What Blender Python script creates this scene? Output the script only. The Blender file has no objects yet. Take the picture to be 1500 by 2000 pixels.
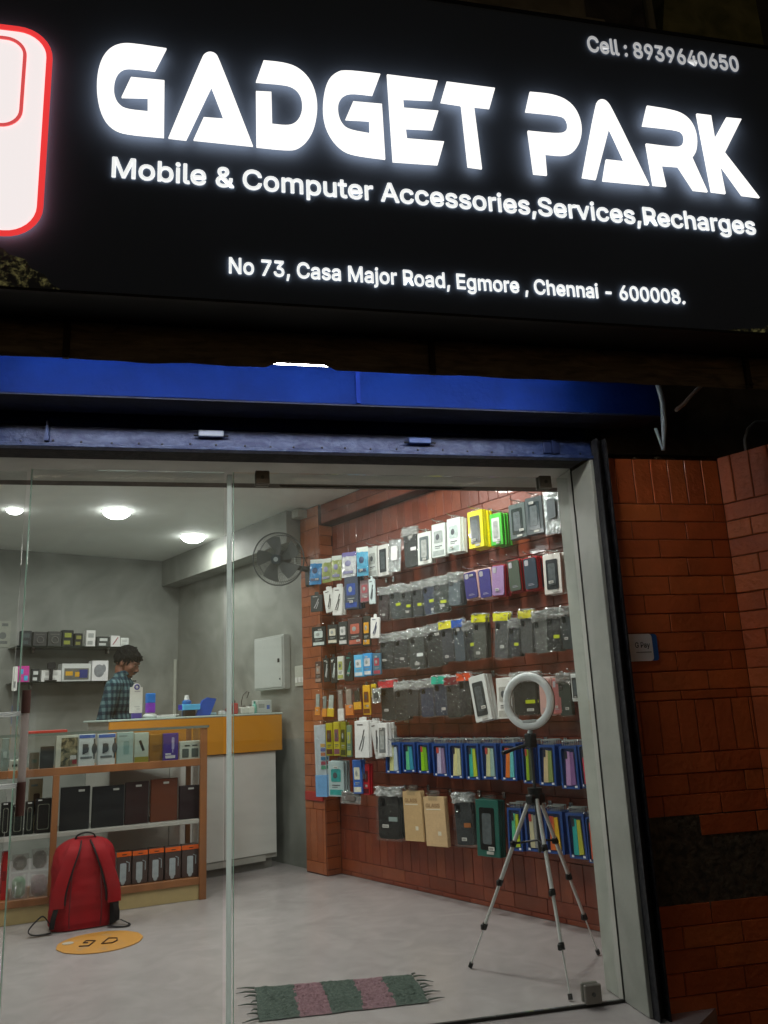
import bpy, bmesh, math, random
from mathutils import Vector, Matrix, noise
PI = math.pi; R = math.radians
rnd = random.Random(7)
sc = bpy.context.scene
C = sc.collection
# ------------------------------------------------------------------ camera, world, light, exposure
cam_d = bpy.data.cameras.new('camera'); cam = bpy.data.objects.new('camera', cam_d); C.objects.link(cam)
cam_d.sensor_fit = 'HORIZONTAL'; cam_d.sensor_width = 36.0; cam_d.lens = 36.0 * 1585 / 1500
cam_d.clip_start = 0.05; cam_d.clip_end = 500
M = ((0.7909210814, 0.1099439377, 0.6019602757), (-0.6103754842, 0.2115556346, 0.7633387071), (-0.0434236249, -0.9711624705, 0.2344308955))
cam.matrix_world = Matrix(((M[0][0], -M[0][1], -M[0][2], 0), (M[1][0], -M[1][1], -M[1][2], 0), (M[2][0], -M[2][1], -M[2][2], 1.08), (0, 0, 0, 1)))
sc.camera = cam
w = bpy.data.worlds.new('World'); sc.world = w; w.use_nodes = True
wn = w.node_tree.nodes; bg = wn['Background']
sky = wn.new('ShaderNodeTexSky'); sky.sky_type = 'NISHITA'; sky.sun_disc = False; sky.sun_elevation = R(10.0); sky.sun_rotation = R(200)
w.node_tree.links.new(sky.outputs[0], bg.inputs[0]); bg.inputs[1].default_value = 0.0042
sc.view_settings.view_transform = 'Standard'; sc.view_settings.look = 'None'; sc.view_settings.exposure = 0.0; sc.view_settings.gamma = 1.0
sc.cycles.transparent_max_bounces = 40; sc.cycles.max_bounces = 8
sc.cycles.use_denoising = True
FA = R(-25.7437)
def area_light(name, loc, power, size, rot=(0, 0, 0), color=(1, 1, 1), shape='DISK', size_y=None, spread=None):
    l = bpy.data.lights.new(name, 'AREA'); l.energy = power; l.shape = shape; l.size = size; l.color = color
    if size_y: l.size_y = size_y
    if spread: l.spread = spread
    o = bpy.data.objects.new(name, l); C.objects.link(o); o.location = loc; o.rotation_euler = rot
    return o

PACKS = [
  ('A', 3.13, 4.769, 2.114, 0.153, 0.168, 'pouch', '2f8fd0', 'e8f0e8', 1, 'pale blue cable pouch'),
  ('A', 3.13, 4.636, 2.098, 0.117, 0.157, 'pouch', '9aa85a', 'e8f0e8', 1, 'olive green cable pouch with white strip'),
  ('A', 3.13, 4.513, 2.096, 0.119, 0.158, 'pouch', 'a9b56e', 'e8f0e8', 1, 'light green crinkled cable pouch'),
  ('A', 3.13, 4.367, 2.095, 0.16, 0.159, 'pouch', 'd9dde4', '7a70b0', 1, 'white pouch with purple lower edge'),
  ('A', 3.13, 4.218, 2.103, 0.126, 0.179, 'pouch', '57aed2', 'e8f0e8', 1, 'sky blue glossy pouch'),
  ('A2', 3.22, 4.224, 2.126, 0.103, 0.205, 'box', 'e3e8e2', 'b9beb8', 2, 'plain white slim box'),
  ('A2', 3.22, 4.107, 2.118, 0.11, 0.208, 'window', 'e6e6e2', '404548', 2, 'white framed box with dark phone window'),
  ('A2', 3.22, 3.975, 2.114, 0.121, 0.204, 'foil', 'd8dde0', 'ffffff', 1, 'mirror silver foil bag'),
  ('A2', 3.22, 3.827, 2.152, 0.126, 0.232, 'case', '3a4140', 'e8e8e8', 2, 'grey phone case in bag with white header'),
  ('A2', 3.22, 3.69, 2.119, 0.13, 0.202, 'window', 'dfe4de', '6a7476', 2, 'white framed box with grey window'),
  ('A2', 3.22, 3.557, 2.146, 0.12, 0.207, 'box', 'd4ded8', 'a0aaa6', 2, 'pale white case box with two small round marks'),
  ('A2', 3.22, 3.421, 2.152, 0.119, 0.209, 'box', 'e4ece8', 'b8c8c4', 3, 'tall bright white case box'),
  ('A2', 3.22, 3.24, 2.156, 0.124, 0.218, 'window', 'f0e000', '50504a', 4, 'bright yellow box with grey cable window'),
  ('A2', 3.22, 3.079, 2.106, 0.091, 0.18, 'window', '4cc83c', 'e6ece0', 4, 'green box with white front panel'),
  ('A2', 3.22, 2.917, 2.126, 0.122, 0.195, 'window', '566260', '2c3634', 2, 'dark green grey box with clear lower window'),
  ('A2', 3.22, 2.794, 2.135, 0.123, 0.204, 'window', '454e50', '303c40', 2, 'dark grey box with glossy front'),
  ('A2', 3.22, 2.67, 2.13, 0.111, 0.229, 'foil', 'b4bcbe', '50585c', 1, 'clear shiny bag with grey cable inside'),
  ('B', 3.13, 4.776, 1.873, 0.146, 0.118, 'cable', '3c4140', 'c8c8c8', 1, 'small black bag with silver cable'),
  ('B', 3.13, 4.633, 1.89, 0.116, 0.158, 'cable', 'e6e8e2', '282828', 2, 'tilted white cable box'),
  ('B', 3.13, 4.505, 1.889, 0.118, 0.19, 'cable', 'e8eae4', '202020', 2, 'long white cable box with black cable drawing'),
  ('B', 3.13, 4.352, 1.94, 0.158, 0.217, 'box', '3c4658', '2c4c9c', 3, 'dark slate box with blue edge'),
  ('B', 3.17, 4.256, 1.904, 0.104, 0.148, 'box', '8a7074', 'a05058', 2, 'dusty pink grey box'),
  ('B', 3.17, 4.181, 1.899, 0.064, 0.163, 'cable', 'd4e4e4', '384048', 1, 'narrow pale mint box'),
  ('B2', 3.22, 4.118, 1.813, 0.099, 0.194, 'case', '4a3438', '0', 2, 'brown grey phone case in crinkled bag'),
  ('B2', 3.22, 3.998, 1.812, 0.11, 0.193, 'caseY', '38484a', '0', 3, 'slate phone case with lime sticker'),
  ('B2', 3.22, 3.886, 1.797, 0.097, 0.184, 'caseY', '3c4648', '0', 3, 'charcoal phone case with lime sticker'),
  ('B2', 3.22, 3.783, 1.801, 0.089, 0.193, 'caseY', '40484a', '0', 3, 'graphite phone case with lime sticker'),
  ('B2', 3.22, 3.681, 1.802, 0.096, 0.193, 'caseY', '36466a', '0', 3, 'navy edged phone case with lime sticker'),
  ('B2', 3.22, 3.562, 1.8, 0.123, 0.193, 'caseY', '2c3c3a', '0', 3, 'dark green phone case with wide lime sticker'),
  ('B2', 3.22, 3.441, 1.803, 0.101, 0.169, 'case', '6c7c88', '0', 4, 'blue grey phone case'),
  ('B2', 3.22, 3.314, 1.817, 0.113, 0.162, 'sili', '3c3480', 'f0c8c0', 3, 'indigo silicone case on pink backing'),
  ('B2', 3.22, 3.196, 1.816, 0.105, 0.171, 'sili', '40388a', 'f0c8c0', 3, 'violet blue silicone case on pink backing'),
  ('B2', 3.22, 3.086, 1.818, 0.105, 0.176, 'sili', 'b08cc0', '9c2030', 3, 'lilac silicone case'),
  ('B2', 3.22, 2.973, 1.827, 0.093, 0.178, 'sili', '4c5848', 'a01820', 4, 'olive grey silicone case on red backing'),
  ('B2', 3.22, 2.855, 1.821, 0.103, 0.177, 'sili', '24384c', 'b01420', 4, 'dark navy silicone case on red backing'),
  ('B2', 3.22, 2.707, 1.812, 0.12, 0.208, 'window', 'e4e0d8', '303438', 3, 'white framed box with black phone print'),
  ('C', 3.13, 4.76, 1.649, 0.169, 0.134, 'box', '1c2422', 'd0e0d8', 1, 'black blister pack with white earbud print'),
  ('C', 3.13, 4.586, 1.645, 0.119, 0.13, 'box', '2c302e', 'd8d4c0', 1, 'black pack with round cream adapter'),
  ('C', 3.13, 4.464, 1.652, 0.104, 0.155, 'box', '343a38', 'd8d8d4', 1, 'dark pack with white price label'),
  ('C', 3.13, 4.325, 1.661, 0.161, 0.179, 'box', '3c2420', 'b8604c', 2, 'dark maroon pack with copper cable loop'),
  ('C', 3.17, 4.252, 1.667, 0.086, 0.194, 'box', '2a2a20', 'e8a020', 1, 'black pack with amber corner'),
  ('C', 3.17, 4.159, 1.647, 0.095, 0.133, 'cable', 'ecece8', '203060', 1, 'small white adapter box'),
  ('C2', 3.22, 4.107, 1.512, 0.128, 0.198, 'case', '303638', '0', 3, 'black phone case in crinkled bag'),
  ('C2', 3.22, 3.964, 1.512, 0.127, 0.2, 'case', '343a3e', '0', 3, 'charcoal phone case in crinkled bag'),
  ('C2', 3.22, 3.811, 1.516, 0.136, 0.22, 'case', '4a5250', 'e4eae6', 4, 'grey phone case with white carded edges'),
  ('C2', 3.22, 3.656, 1.525, 0.125, 0.224, 'case', '2a302e', '0', 3, 'large black phone case with rounded corners'),
  ('C2', 3.22, 3.539, 1.534, 0.099, 0.214, 'caseH', '50545c', 'e8dc20', 2, 'mid grey phone case under yellow header'),
  ('C2', 3.22, 3.436, 1.532, 0.083, 0.219, 'caseH', '5c6c78', '1c54b0', 2, 'steel blue phone case under blue header'),
  ('C2', 3.22, 3.351, 1.511, 0.076, 0.199, 'caseY', '202a34', '0', 2, 'black phone case with lime dots'),
  ('C2', 3.22, 3.259, 1.542, 0.094, 0.224, 'caseH', '70746a', 'e8e020', 3, 'clear edged case under bright yellow header'),
  ('C2', 3.22, 3.089, 1.531, 0.096, 0.226, 'caseH', '585a5c', 'f0e820', 3, 'plain grey case under yellow header'),
  ('C2', 3.22, 3.001, 1.486, 0.075, 0.176, 'caseY', '1c2838', '0', 3, 'navy black case with lime band'),
  ('C2', 3.22, 2.913, 1.525, 0.08, 0.206, 'caseH', '5c5e5c', 'd8d030', 3, 'soft grey case under small yellow header'),
  ('C2', 3.22, 2.823, 1.504, 0.084, 0.192, 'case', '7c7c78', '0', 2, 'light grey case with bright clear rim'),
  ('C2', 3.22, 2.728, 1.509, 0.09, 0.193, 'caseY', '181c1c', '0', 3, 'glossy black case with lime tag'),
  ('C2', 3.22, 2.64, 1.509, 0.072, 0.19, 'case', '48504e', '0', 2, 'dark grey case beside the door frame'),
  ('G', 3.13, 4.771, 1.411, 0.081, 0.145, 'box', '503830', 'a08878', 1, 'small brown carded cable'),
  ('G', 3.13, 4.678, 1.425, 0.073, 0.157, 'cable', '141a18', 'c8d0cc', 1, 'slim black pack with white check mark'),
  ('G', 3.13, 4.588, 1.425, 0.077, 0.169, 'cable', '182020', 'd0dcd8', 1, 'slim black pack with teal foot'),
  ('G', 3.13, 4.503, 1.426, 0.075, 0.153, 'box', 'd8dcd0', 'a8b060', 1, 'slim white strip pack'),
  ('G', 3.13, 4.403, 1.425, 0.095, 0.164, 'cable', '18201e', '48a898', 1, 'black pack with green corner'),
  ('G', 3.13, 4.303, 1.42, 0.098, 0.139, 'box', '60c0f0', 'e8f4f8', 2, 'sky blue adapter pack'),
  ('G', 3.17, 4.259, 1.427, 0.102, 0.142, 'box', '3ca0e0', 'f0f0f0', 2, 'blue and white cable pack'),
  ('G', 3.17, 4.158, 1.419, 0.083, 0.134, 'box', '4c7890', 'b04858', 1, 'blue grey earphone pack'),
  ('H', 3.13, 4.786, 1.204, 0.068, 0.153, 'clear', 'a0aca8', 'e09030', 1, 'clear tube pack with orange base'),
  ('H', 3.13, 4.702, 1.187, 0.06, 0.148, 'clear', '8c9894', 'e8982c', 1, 'narrow clear pack with amber base'),
  ('H', 3.13, 4.621, 1.191, 0.083, 0.153, 'clear', 'b8c4bc', 'e4c020', 1, 'clear pack with yellow base'),
  ('H', 3.13, 4.52, 1.226, 0.075, 0.217, 'clear', '908880', 'ecebe6', 1, 'clear pack with long white tag'),
  ('H', 3.13, 4.426, 1.225, 0.095, 0.182, 'clear', 'a09488', 'f08c38', 1, 'hazy clear pack with orange base'),
  ('H', 3.13, 4.333, 1.205, 0.087, 0.128, 'clear', '202418', 'f0b020', 1, 'black and yellow pen pack'),
  ('H', 3.17, 4.283, 1.227, 0.08, 0.185, 'box', 'f0b828', '804818', 1, 'slim mustard yellow pack'),
  ('H', 3.17, 4.206, 1.23, 0.047, 0.082, 'box', 'e0c018', 'a08010', 1, 'tiny yellow pack'),
  ('H', 3.17, 4.177, 1.191, 0.088, 0.088, 'foil', 'd8dcdc', '404848', 1, 'small round white foil pack'),
  ('H2', 3.22, 4.125, 1.225, 0.132, 0.225, 'caseH', '3c4442', 'd83840', 3, 'charcoal case under red plastic header'),
  ('H2', 3.22, 3.98, 1.206, 0.121, 0.208, 'case', '282e2c', '0', 3, 'black case in smooth bag'),
  ('H2', 3.22, 3.864, 1.206, 0.103, 0.186, 'case', '3c4244', '0', 3, 'dark grey case with white glints'),
  ('H2', 3.22, 3.742, 1.21, 0.113, 0.198, 'case', '34486c', '0', 3, 'denim blue case in bag'),
  ('H2', 3.22, 3.621, 1.224, 0.108, 0.208, 'caseH', '2c4464', '20c0a0', 3, 'navy case under teal header'),
  ('H2', 3.22, 3.514, 1.213, 0.109, 0.21, 'caseH', '303632', '7c2c30', 2, 'black printed case under maroon header'),
  ('H2', 3.22, 3.412, 1.23, 0.093, 0.213, 'caseH', '30383a', 'f05020', 2, 'dark case under orange header'),
  ('H2', 3.22, 3.319, 1.231, 0.133, 0.248, 'window', 'dce0dc', '3c4446', 3, 'tilted white framed box with dark mesh window'),
  ('H2', 3.22, 3.116, 1.208, 0.11, 0.212, 'box', 'e4e4de', 'b0b0a8', 3, 'plain white case box left of the ring light'),
  ('H2', 3.22, 2.967, 1.205, 0.156, 0.197, 'caseY', '242a26', '0', 3, 'big black glossy case seen through the ring light'),
  ('H2', 3.22, 2.826, 1.198, 0.079, 0.191, 'sili', 'f0c0b8', 'f0e0dc', 3, 'pale pink case'),
  ('H2', 3.22, 2.746, 1.188, 0.064, 0.179, 'sili', 'c07070', 'd89080', 2, 'rose red case with glitter'),
  ('H2', 3.22, 2.701, 1.183, 0.075, 0.184, 'case', '1c4034', '0', 2, 'deep green case top in bag'),
  ('H2', 3.22, 2.634, 1.202, 0.049, 0.132, 'window', 'e0e4e0', '404040', 1, 'small white box beside the door frame'),
  ('I', 3.13, 4.78, 0.986, 0.134, 0.463, 'strip', 'c4d0d8', '7cb4e8', 2, 'tall clear strip pack with colour swatches'),
  ('I', 3.13, 4.661, 0.998, 0.083, 0.21, 'box', 'b0a818', '5c3828', 3, 'yellow and brown cable box'),
  ('I', 3.13, 4.573, 1.004, 0.075, 0.214, 'box', 'c0b428', '7c4c58', 3, 'yellow and plum cable box'),
  ('I', 3.13, 4.497, 1.003, 0.062, 0.218, 'box', '8c8c18', '484818', 2, 'dark olive yellow box'),
  ('I', 3.13, 4.431, 0.982, 0.055, 0.197, 'box', '6c8870', 'a8b050', 1, 'sage green box'),
  ('I', 3.13, 4.292, 1.006, 0.154, 0.224, 'cable', 'eceeec', '484c4e', 2, 'white box with black mount drawing under blue top'),
  ('I', 3.17, 4.219, 0.997, 0.083, 0.223, 'cable', 'dcdedc', '585858', 3, 'white slim box leaning left'),
  ('I', 3.17, 4.127, 0.99, 0.096, 0.202, 'window', 'e8eae8', '787c7c', 3, 'white framed slim box with grey centre'),
  ('I', 3.22, 4.103, 0.987, 0.075, 0.22, 'clear', 'b8bcb8', 'c8ccc8', 2, 'thin clear and white pack'),
  ('J', 3.13, 4.593, 0.754, 0.178, 0.22, 'box', 'b0c4c4', '3c9c98', 3, 'pale teal headset box'),
  ('J', 3.13, 4.36, 0.768, 0.097, 0.204, 'box', '3868b8', 'e0e0c8', 2, 'blue box with cream base'),
  ('J', 3.17, 4.317, 0.741, 0.074, 0.185, 'box', 'b81c28', '5c1418', 2, 'crimson box'),
  ('J', 3.13, 4.428, 0.561, 0.207, 0.068, 'foil', '8c8480', '706864', 1, 'low grey foil pack'),
  ('K', 3.21, 4.074, 0.871, 0.143, 0.181, 'blue', 'e8e8a0', 'c8d8e8', 4, 'blue box with pale yellow case'),
  ('K', 3.21, 3.925, 0.872, 0.118, 0.171, 'blue', '70d8a0', '40a0c0', 4, 'blue box with green and aqua case'),
  ('K', 3.21, 3.789, 0.87, 0.108, 0.17, 'blue', 'a0e020', '80b830', 4, 'blue box with lime green case'),
  ('K', 3.21, 3.644, 0.868, 0.129, 0.18, 'blue', 'd8d0f0', 'a088b0', 4, 'blue box with white and mauve case'),
  ('K', 3.21, 3.508, 0.868, 0.119, 0.187, 'blue', 'f0e8a8', 'e0e0b0', 4, 'blue box with cream case and red top'),
  ('K', 3.21, 3.379, 0.869, 0.106, 0.189, 'blue', '40c0b0', 'd0e040', 4, 'blue box with teal and yellow case'),
  ('K', 3.21, 3.248, 0.87, 0.117, 0.184, 'blue', 'e8e8b0', 'b0d0c8', 4, 'blue box with wide cream case'),
  ('K', 3.21, 3.102, 0.871, 0.114, 0.185, 'blue', 'f08030', '70d0d0', 4, 'blue box with orange and aqua case'),
  ('K', 3.21, 2.97, 0.867, 0.075, 0.19, 'blue', 'b0d830', '586040', 4, 'blue box with lime case and black swirl'),
  ('K', 3.21, 2.84, 0.865, 0.11, 0.193, 'blue', 'e8d0a0', '98a860', 4, 'blue box with peach and moss case'),
  ('K', 3.21, 2.705, 0.861, 0.108, 0.198, 'blue', 'd8a8e0', 'a070b0', 4, 'blue box with lilac case and orange top'),
  ('K', 3.21, 2.612, 0.867, 0.059, 0.194, 'blue', 'e02050', '902080', 3, 'blue box with crimson case beside the door frame'),
  ('L', 3.22, 4.162, 0.578, 0.249, 0.28, 'case', '141616', '8c9c98', 3, 'large black tablet case in grey edged bag'),
  ('L', 3.22, 3.938, 0.589, 0.167, 0.276, 'kraft', 'c8a878', '8c6c48', 4, 'narrower brown kraft glass envelope'),
  ('L', 3.22, 3.742, 0.571, 0.188, 0.268, 'kraft', 'd0b084', '8c6c48', 4, 'wider brown kraft glass envelope'),
  ('L', 3.22, 3.498, 0.579, 0.153, 0.252, 'case', '243038', 'a06030', 3, 'dark slate tablet case with copper badge'),
  ('L', 3.22, 3.306, 0.579, 0.174, 0.285, 'window', '1c5c50', '0e0e0e', 3, 'teal and black tablet case pack'),
  ('L2', 3.22, 3.103, 0.55, 0.098, 0.205, 'blue', '60d0a0', 'c8d830', 3, 'lower blue box with green and yellow case'),
  ('L2', 3.22, 2.98, 0.553, 0.114, 0.2, 'blue', 'e0d8b0', 'a0a0a0', 3, 'lower blue box with cream case behind tripod leg'),
  ('L2', 3.22, 2.843, 0.552, 0.115, 0.195, 'blue', 'f07838', 'f0c030', 3, 'lower blue box with orange case behind tripod leg'),
  ('L2', 3.22, 2.709, 0.552, 0.109, 0.204, 'blue', '30c8c0', 'd8d848', 3, 'lower blue box with aqua and yellow case'),
  ('L2', 3.22, 2.616, 0.54, 0.058, 0.2, 'blue', 'f06030', '4050a0', 3, 'lower blue box with orange case at the door frame'),
]
LETTERS = {
  'G0': [(-0.139, 3.0846), (-0.1713, 2.9985), (-0.2499, 2.9991), (-0.2717, 2.9868), (-0.2856, 2.9592), (-0.2895, 2.9223), (-0.2847, 2.8887), (-0.2738, 2.866), (-0.2528, 2.8508), (-0.1888, 2.8511), (-0.19, 2.8997), (-0.2651, 2.8914), (-0.24, 2.9657), (-0.1428, 2.9675), (-0.1404, 2.767), (-0.243, 2.766), (-0.2795, 2.7738), (-0.3078, 2.7993), (-0.3275, 2.8455), (-0.337, 2.9067), (-0.336, 2.9747), (-0.3233, 3.0288), (-0.3002, 3.0656), (-0.271, 3.0831), (-0.2412, 3.0877)],
  'A0': [(-0.1271, 2.7668), (-0.0325, 3.0657), (-0.0218, 3.0853), (-0.0063, 3.0933), (0.0102, 3.0882), (0.0205, 3.0688), (0.123, 2.768), (-0.0539, 2.7685), (-0.0245, 2.8515), (0.0352, 2.8536), (-0.0023, 2.9639), (-0.0756, 2.7659)],
  'D0': [(0.1338, 3.0017), (0.1584, 3.0845), (0.2229, 3.0863), (0.2674, 3.0744), (0.3034, 3.038), (0.3226, 2.9831), (0.326, 2.9218), (0.3139, 2.8545), (0.2903, 2.8053), (0.2618, 2.7762), (0.234, 2.7665), (0.1339, 2.7666), (0.1336, 2.9668), (0.1812, 2.9705), (0.1823, 2.8539), (0.2314, 2.8536), (0.258, 2.8681), (0.2746, 2.901), (0.2795, 2.944), (0.2713, 2.979), (0.2498, 2.9999), (0.2217, 3.0055)],
  'G1': [(0.5355, 3.0877), (0.5057, 3.0032), (0.4345, 3.0032), (0.4066, 2.9869), (0.3924, 2.9572), (0.3905, 2.9207), (0.3992, 2.8859), (0.4215, 2.8632), (0.4914, 2.8577), (0.4917, 2.9051), (0.4145, 2.9001), (0.4417, 2.9704), (0.5356, 2.9733), (0.5375, 2.7692), (0.4429, 2.7723), (0.4025, 2.7834), (0.3687, 2.8193), (0.3482, 2.8682), (0.3423, 2.9239), (0.3482, 2.9914), (0.3635, 3.0417), (0.3867, 3.0703), (0.4164, 3.0873)],
  'E0': [(0.5578, 3.0889), (0.7295, 3.0884), (0.7056, 3.0106), (0.6076, 3.0023), (0.6084, 2.9683), (0.725, 2.9719), (0.7006, 2.8977), (0.6105, 2.8914), (0.6128, 2.8534), (0.7369, 2.8569), (0.7099, 2.768), (0.5621, 2.7627)],
  'T0': [(0.7605, 3.0897), (0.9295, 3.0881), (0.9032, 3.005), (0.8495, 3.005), (0.8594, 2.7694), (0.8117, 2.7718), (0.8051, 3.0041), (0.735, 3.0066)],
  'P0': [(1.0543, 3.0899), (1.129, 3.0929), (1.184, 3.0798), (1.2198, 3.0435), (1.2342, 2.9841), (1.2237, 2.9221), (1.1952, 2.8738), (1.1558, 2.8514), (1.087, 2.8513), (1.0856, 2.7701), (1.0386, 2.7698), (1.0328, 2.9339), (1.1459, 2.9358), (1.1724, 2.9491), (1.1823, 2.9725), (1.1776, 3.0003), (1.1583, 3.012), (1.0313, 3.0087)],
  'A1': [(1.2124, 2.775), (1.2955, 3.074), (1.307, 3.0911), (1.3241, 3.0976), (1.3397, 3.0903), (1.3542, 3.0662), (1.4588, 2.7716), (1.2862, 2.7702), (1.3083, 2.8549), (1.3766, 2.8546), (1.3345, 2.9813), (1.2613, 2.7724)],
  'R0': [(1.4924, 3.0928), (1.5734, 3.0897), (1.6274, 3.0809), (1.663, 3.0484), (1.6748, 2.9921), (1.6622, 2.9281), (1.641, 2.8999), (1.6809, 2.7686), (1.6266, 2.7691), (1.5804, 2.8572), (1.5164, 2.8552), (1.5227, 2.7733), (1.4734, 2.7731), (1.4679, 2.9361), (1.5814, 2.9341), (1.6077, 2.9445), (1.6214, 2.9699), (1.6201, 2.9958), (1.6021, 3.0093), (1.4636, 3.0077)],
  'K0': [(1.6856, 3.0852), (1.7428, 3.0851), (1.7433, 2.9899), (1.8044, 3.0845), (1.8659, 3.0859), (1.7745, 2.9359), (1.8851, 2.7661), (1.8162, 2.7683), (1.7463, 2.886), (1.7508, 2.7687), (1.6961, 2.7702)],
}
TEXTS = {'sub': [-0.2877, 1.8664, 2.6311, 2.6995], 'addr': [0.052, 1.548, 2.3435, 2.3959], 'cell': [1.3046, 1.912, 3.3137, 3.3799]}
CASE_ITEMS = [
  ('U', -0.973, -0.894, 0.82, 0.944, 0.1, 'boxd', '1e2026', '30343a', 'black electronics box on the upper shelf of the glass counter'),
  ('U', -1.031, -0.975, 0.819, 0.913, 0.1, 'boxd', '5a4c30', '2c4a38', 'small brown and green pack next to a black box'),
  ('U', -0.892, -0.766, 0.809, 1.003, 0.06, 'pic', 'd8d8cc', '4a4634', 'cream box with a leafy camouflage picture'),
  ('U', -0.764, -0.667, 0.816, 1.003, 0.06, 'D', 'e0e8ec', '3c6cc8', 'white smartwatch box with a large D, left one of a pair'),
  ('U', -0.653, -0.549, 0.814, 1.0, 0.06, 'D', 'e0e8ec', '3c6cc8', 'white smartwatch box with a large D, right one of a pair'),
  ('U', -0.543, -0.443, 0.816, 1.004, 0.06, 'pic', 'b4ccc8', '8cb0ac', 'pale aqua box with faint power bank print'),
  ('U', -0.438, -0.349, 0.818, 0.996, 0.07, 'stick', 'c8d4c8', '141414', 'pale box with a black flash drive print and olive base'),
  ('U', -0.343, -0.261, 0.814, 0.981, 0.09, 'boxd', 'a06c10', '8c5c0c', 'plain amber box between the olive and purple boxes'),
  ('U', -0.263, -0.168, 0.819, 0.983, 0.06, 'purple', '4c2c98', 'e8e8f8', 'purple box with white bottle print'),
  ('U', -0.163, -0.031, 0.818, 0.93, 0.05, 'twin', 'd8dcd0', '3c403c', 'low white box with two dark squares'),
  ('U', -0.112, 0.003, 0.924, 0.966, 0.3, 'boxd', '4c3420', '2c2018', 'brown object lying behind the low white box'),
  ('U', -1.184, -1.14, 0.823, 1.003, 0.12, 'boxd', '8c9c98', 'b8c8c4', 'hazy grey clear pack at the far left of the upper shelf'),
  ('U', -1.137, -1.077, 0.813, 0.879, 0.08, 'boxd', 'c8ccc0', '20241c', 'small white roll with a dark hole'),
  ('M', -0.852, -0.684, 0.465, 0.704, 0.06, 'tab', '101214', 'e8e8e8', 'black tablet cover with silver label, first after the wooden divider'),
  ('M', -0.675, -0.487, 0.465, 0.695, 0.06, 'tab', '0c0e12', 'e8e8e8', 'widest black tablet cover with silver label'),
  ('M', -0.485, -0.343, 0.466, 0.706, 0.06, 'tab', '2a1412', 'c8c8c8', 'dark plum tablet cover'),
  ('M', -0.334, -0.166, 0.466, 0.712, 0.06, 'tab', '5c2c14', 'c0a890', 'chestnut brown tablet cover'),
  ('M', -0.16, -0.029, 0.463, 0.661, 0.06, 'tab', '241418', 'c8c8c8', 'dark wine tablet cover next to the right post'),
  ('M', -1.167, -1.114, 0.438, 0.646, 0.06, 'case', '101412', '202422', 'black phone case box at the far left of the middle shelf'),
  ('M', -1.108, -1.043, 0.436, 0.628, 0.07, 'case', '121816', '283028', 'black phone case box second from the far left'),
  ('M', -1.039, -0.989, 0.441, 0.64, 0.07, 'case', '0e1412', '606860', 'narrow black phone case box left of the wooden divider'),
  ('M', -0.985, -0.897, 0.443, 0.652, 0.06, 'case', '141010', '707870', 'black phone case box touching the wooden divider'),
  ('M', -1.021, -0.941, 0.636, 0.754, 0.22, 'pic', 'b8b090', '4c3018', 'cream book standing behind the phone case boxes'),
  ('Bt', -0.525, -0.437, 0.117, 0.313, 0.05, 'bolt', '4c3c38', 'f06418', 'first orange topped charger box beside the red backpack'),
  ('Bt', -0.434, -0.342, 0.114, 0.311, 0.05, 'bolt', '4c3c38', 'f06418', 'second orange topped charger box from the red backpack'),
  ('Bt', -0.339, -0.248, 0.111, 0.313, 0.05, 'bolt', '4c3c38', 'f06418', 'middle orange topped charger box'),
  ('Bt', -0.242, -0.144, 0.11, 0.311, 0.05, 'bolt', '4c3c38', 'f06418', 'fourth orange topped charger box from the red backpack'),
  ('Bt', -0.141, -0.031, 0.109, 0.312, 0.05, 'bolt', '4c3c38', 'f06418', 'orange topped charger box touching the right wooden post'),
  ('Bt', -1.148, -1.108, 0.239, 0.38, 0.07, 'boxd', 'a01c1c', '701414', 'red pack at the left end of the bottom shelf'),
  ('Bt', -1.094, -1.0, 0.237, 0.357, 0.09, 'bag', 'a8a49c', '888480', 'upper left clear bag of grey parts on the bottom shelf'),
  ('Bt', -0.99, -0.894, 0.241, 0.377, 0.09, 'bag', '989a94', '787c78', 'upper right clear bag of grey parts near the backpack'),
  ('Bt', -1.096, -1.003, 0.125, 0.246, 0.04, 'bag', '6c9c74', 'a8c8a8', 'lower left clear bag with green contents'),
  ('Bt', -0.996, -0.891, 0.124, 0.249, 0.04, 'bag', '9c8084', 'c0a8a8', 'lower right clear bag with pinkish contents'),
]
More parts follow.
